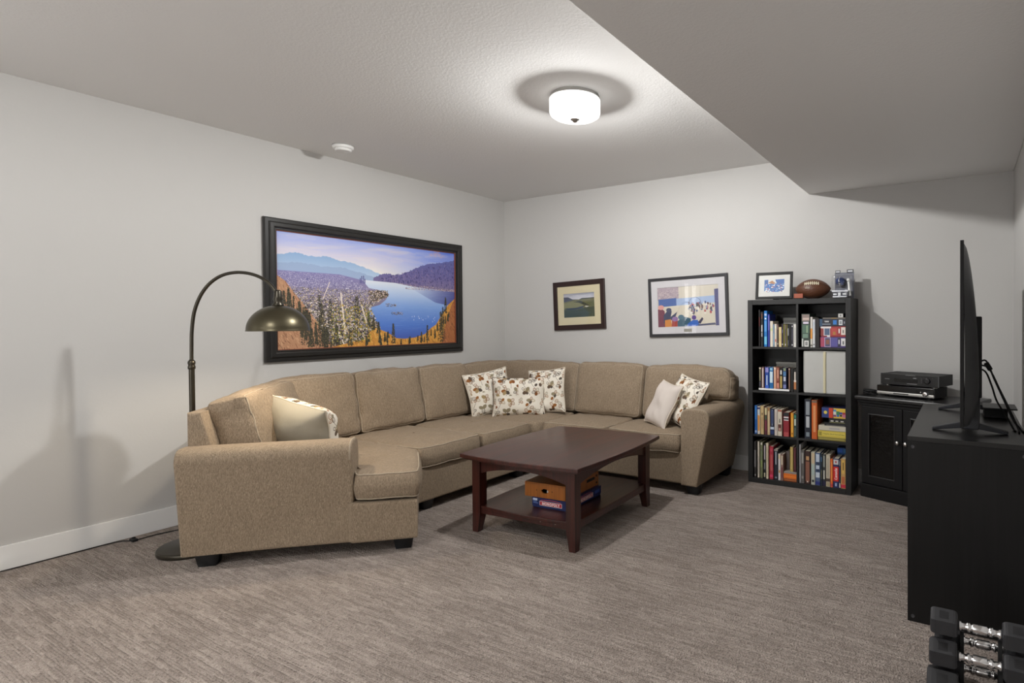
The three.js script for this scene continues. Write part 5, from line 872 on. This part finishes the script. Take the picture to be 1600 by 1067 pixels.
const CABLES = [
  [[[4.570, 1.115, 1.62], [4.588, 1.120, 1.63], [4.625, 1.03, 1.66], [4.665, 0.93, 1.68], [4.70, 0.845, 1.69], [4.722, 0.8160, 1.71], [4.730, 0.8146, 1.80]], 'black cable with a plug, uppermost of the three hanging behind the television'],
  [[[4.570, 1.095, 1.60], [4.598, 1.086, 1.62], [4.650, 0.975, 1.64], [4.682, 0.90, 1.66], [4.706, 0.84, 1.69], [4.714, 0.8160, 1.76], [4.712, 0.8146, 1.83]], 'black cable bowing outermost to the right of the three behind the television'],
  [[[4.570, 1.075, 1.58], [4.590, 1.062, 1.60], [4.614, 1.00, 1.62], [4.634, 0.93, 1.64], [4.672, 0.862, 1.68], [4.696, 0.8160, 1.74], [4.700, 0.8146, 1.79]], 'black cable hanging innermost of the three behind the television'],
];
CABLES.forEach(([pts, label], i) => {
  const p0 = pts[pts.length - 1], t = thing('television_cable', label, 'cable', p0, 0, 'cables behind the television');
  obj('cable', [tube(pts.map(([x, y, z]) => V(x - p0[0], y - p0[1], z - p0[2])), 0.0042, 80)], M.blackMatte, t);
  if (!i) obj('plug', [rbox(0.022, 0.040, 0.022, 0.004).rotateZ(0.5).translate(4.600 - p0[0], 1.092 - p0[1], 1.64 - p0[2])], M.blackMatte, t);
});

// ---------------------------------------------------------------- hex dumbbells
function dumbbell(label, x, y, z, flats, headL, handleL, spin) {       // y: height of the handle's axis
  const t = thing('dumbbell', label, 'dumbbell', [x, y, z], 0, 'black hex dumbbells on the rack by the low unit');
  const R = flats / Math.sqrt(3), hex = [];
  for (let i = 0; i < 6; i++) { const a = i * Math.PI / 3; hex.push([R * Math.cos(a), R * Math.sin(a)]); }
  for (const s of [-1, 1]) {
    const g = new THREE.ExtrudeGeometry(shapeOf(hex), { depth: headL - 0.028, bevelEnabled: true, bevelSize: 0.009, bevelThickness: 0.014, bevelOffset: -0.009, bevelSegments: 3 }).translate(0, 0, -headL / 2 + 0.014).rotateY(Math.PI / 2).rotateX(spin * D);
    const h = obj('head', [g.translate(s * (handleL + headL) / 2, 0, 0)], M.rubber, t), pl = [];
    for (const a of [90, 30]) pl.push(rbox(headL * 0.36, R * 0.60, 0.0016, 0.0007, 0, 0, flats / 2 - 0.0004).rotateX((spin - a) * D).translate(s * (handleL + headL) / 2, 0, 0));
    obj('number_plate', pl, plain(0x1c1c1f, 0.45), h);
  }
  const l = handleL / 2, pr = [[0, -l - 0.002], [0.0165, -l - 0.002], [0.0165, -l + 0.010], [0.0115, -l + 0.012], [0.0115, -l + 0.027], [0.0160, -l + 0.028], [0.0160, -l + 0.037], [0.0115, -l + 0.038], [0.0120, -0.022], [0.0162, -0.020], [0.0165, 0], [0.0162, 0.020], [0.0120, 0.022], [0.0115, l - 0.038], [0.0160, l - 0.037], [0.0160, l - 0.028], [0.0115, l - 0.027], [0.0115, l - 0.012], [0.0165, l - 0.010], [0.0165, l + 0.002], [0, l + 0.002]];
  obj('handle', [lathe(pr, 28).rotateZ(-Math.PI / 2)], M.chrome, t);
}
dumbbell('biggest black hex dumbbell, lowest on the near side of the rack', 4.550, 0.0560, 2.622, 0.095, 0.096, 0.130, -18);
dumbbell('black hex dumbbell in the middle of the near side of the rack', 4.548, 0.1560, 2.600, 0.085, 0.086, 0.134, -22);
dumbbell('black hex dumbbell topmost on the rack', 4.548, 0.2530, 2.578, 0.085, 0.084, 0.132, -26);
dumbbell('black hex dumbbell lowest on the far side of the rack', 4.560, 0.0550, 2.478, 0.092, 0.094, 0.130, 15);
dumbbell('black hex dumbbell on the far side of the rack, behind the middle one', 4.560, 0.1560, 2.482, 0.085, 0.086, 0.134, 15);
{
  const t = thing('dumbbell_rack', 'small black two-sided rack with grey bars holding the hex dumbbells', 'rack', [4.552, 0, 2.545]);
  const bar = (a, b, w = 0.012) => { const A = V(...a), B = V(...b), L = A.distanceTo(B), g = new THREE.BoxGeometry(w, L, 0.016); g.applyQuaternion(new THREE.Quaternion().setFromUnitVectors(V(0, 1, 0), B.clone().sub(A).normalize())); return g.translate((A.x + B.x) / 2, (A.y + B.y) / 2, (A.z + B.z) / 2); };
  for (const s of [-1, 1]) {
    const x = s * 0.057;
    obj('side_frame', [bar([x, 0.004, 0.046], [x, 0.215, -0.006]), bar([x, 0.004, -0.052], [x, 0.215, -0.012]), bar([x, 0.012, 0.044], [x, 0.012, -0.050])], M.blackMatte, t);
    for (const [y, z] of [[0.0405, 0.062], [0.1405, 0.040], [0.2375, 0.018], [0.0395, -0.066], [0.1405, -0.062]]) obj('cradle', [box(0.010, 0.006, 0.040, x, y, z - (z > 0 ? 0.010 : -0.010))], M.blackMatte, t);
  }
  for (const [y, z] of [[0.125, 0.006], [0.030, 0.012]]) obj('cross_bar', [new THREE.CylinderGeometry(0.007, 0.007, 0.108, 16).rotateZ(Math.PI / 2).translate(0, y, z)], std({ color: 0x77787a, roughness: 0.4, metalness: 0.6 }), t);
}

renderer.render(scene, camera);
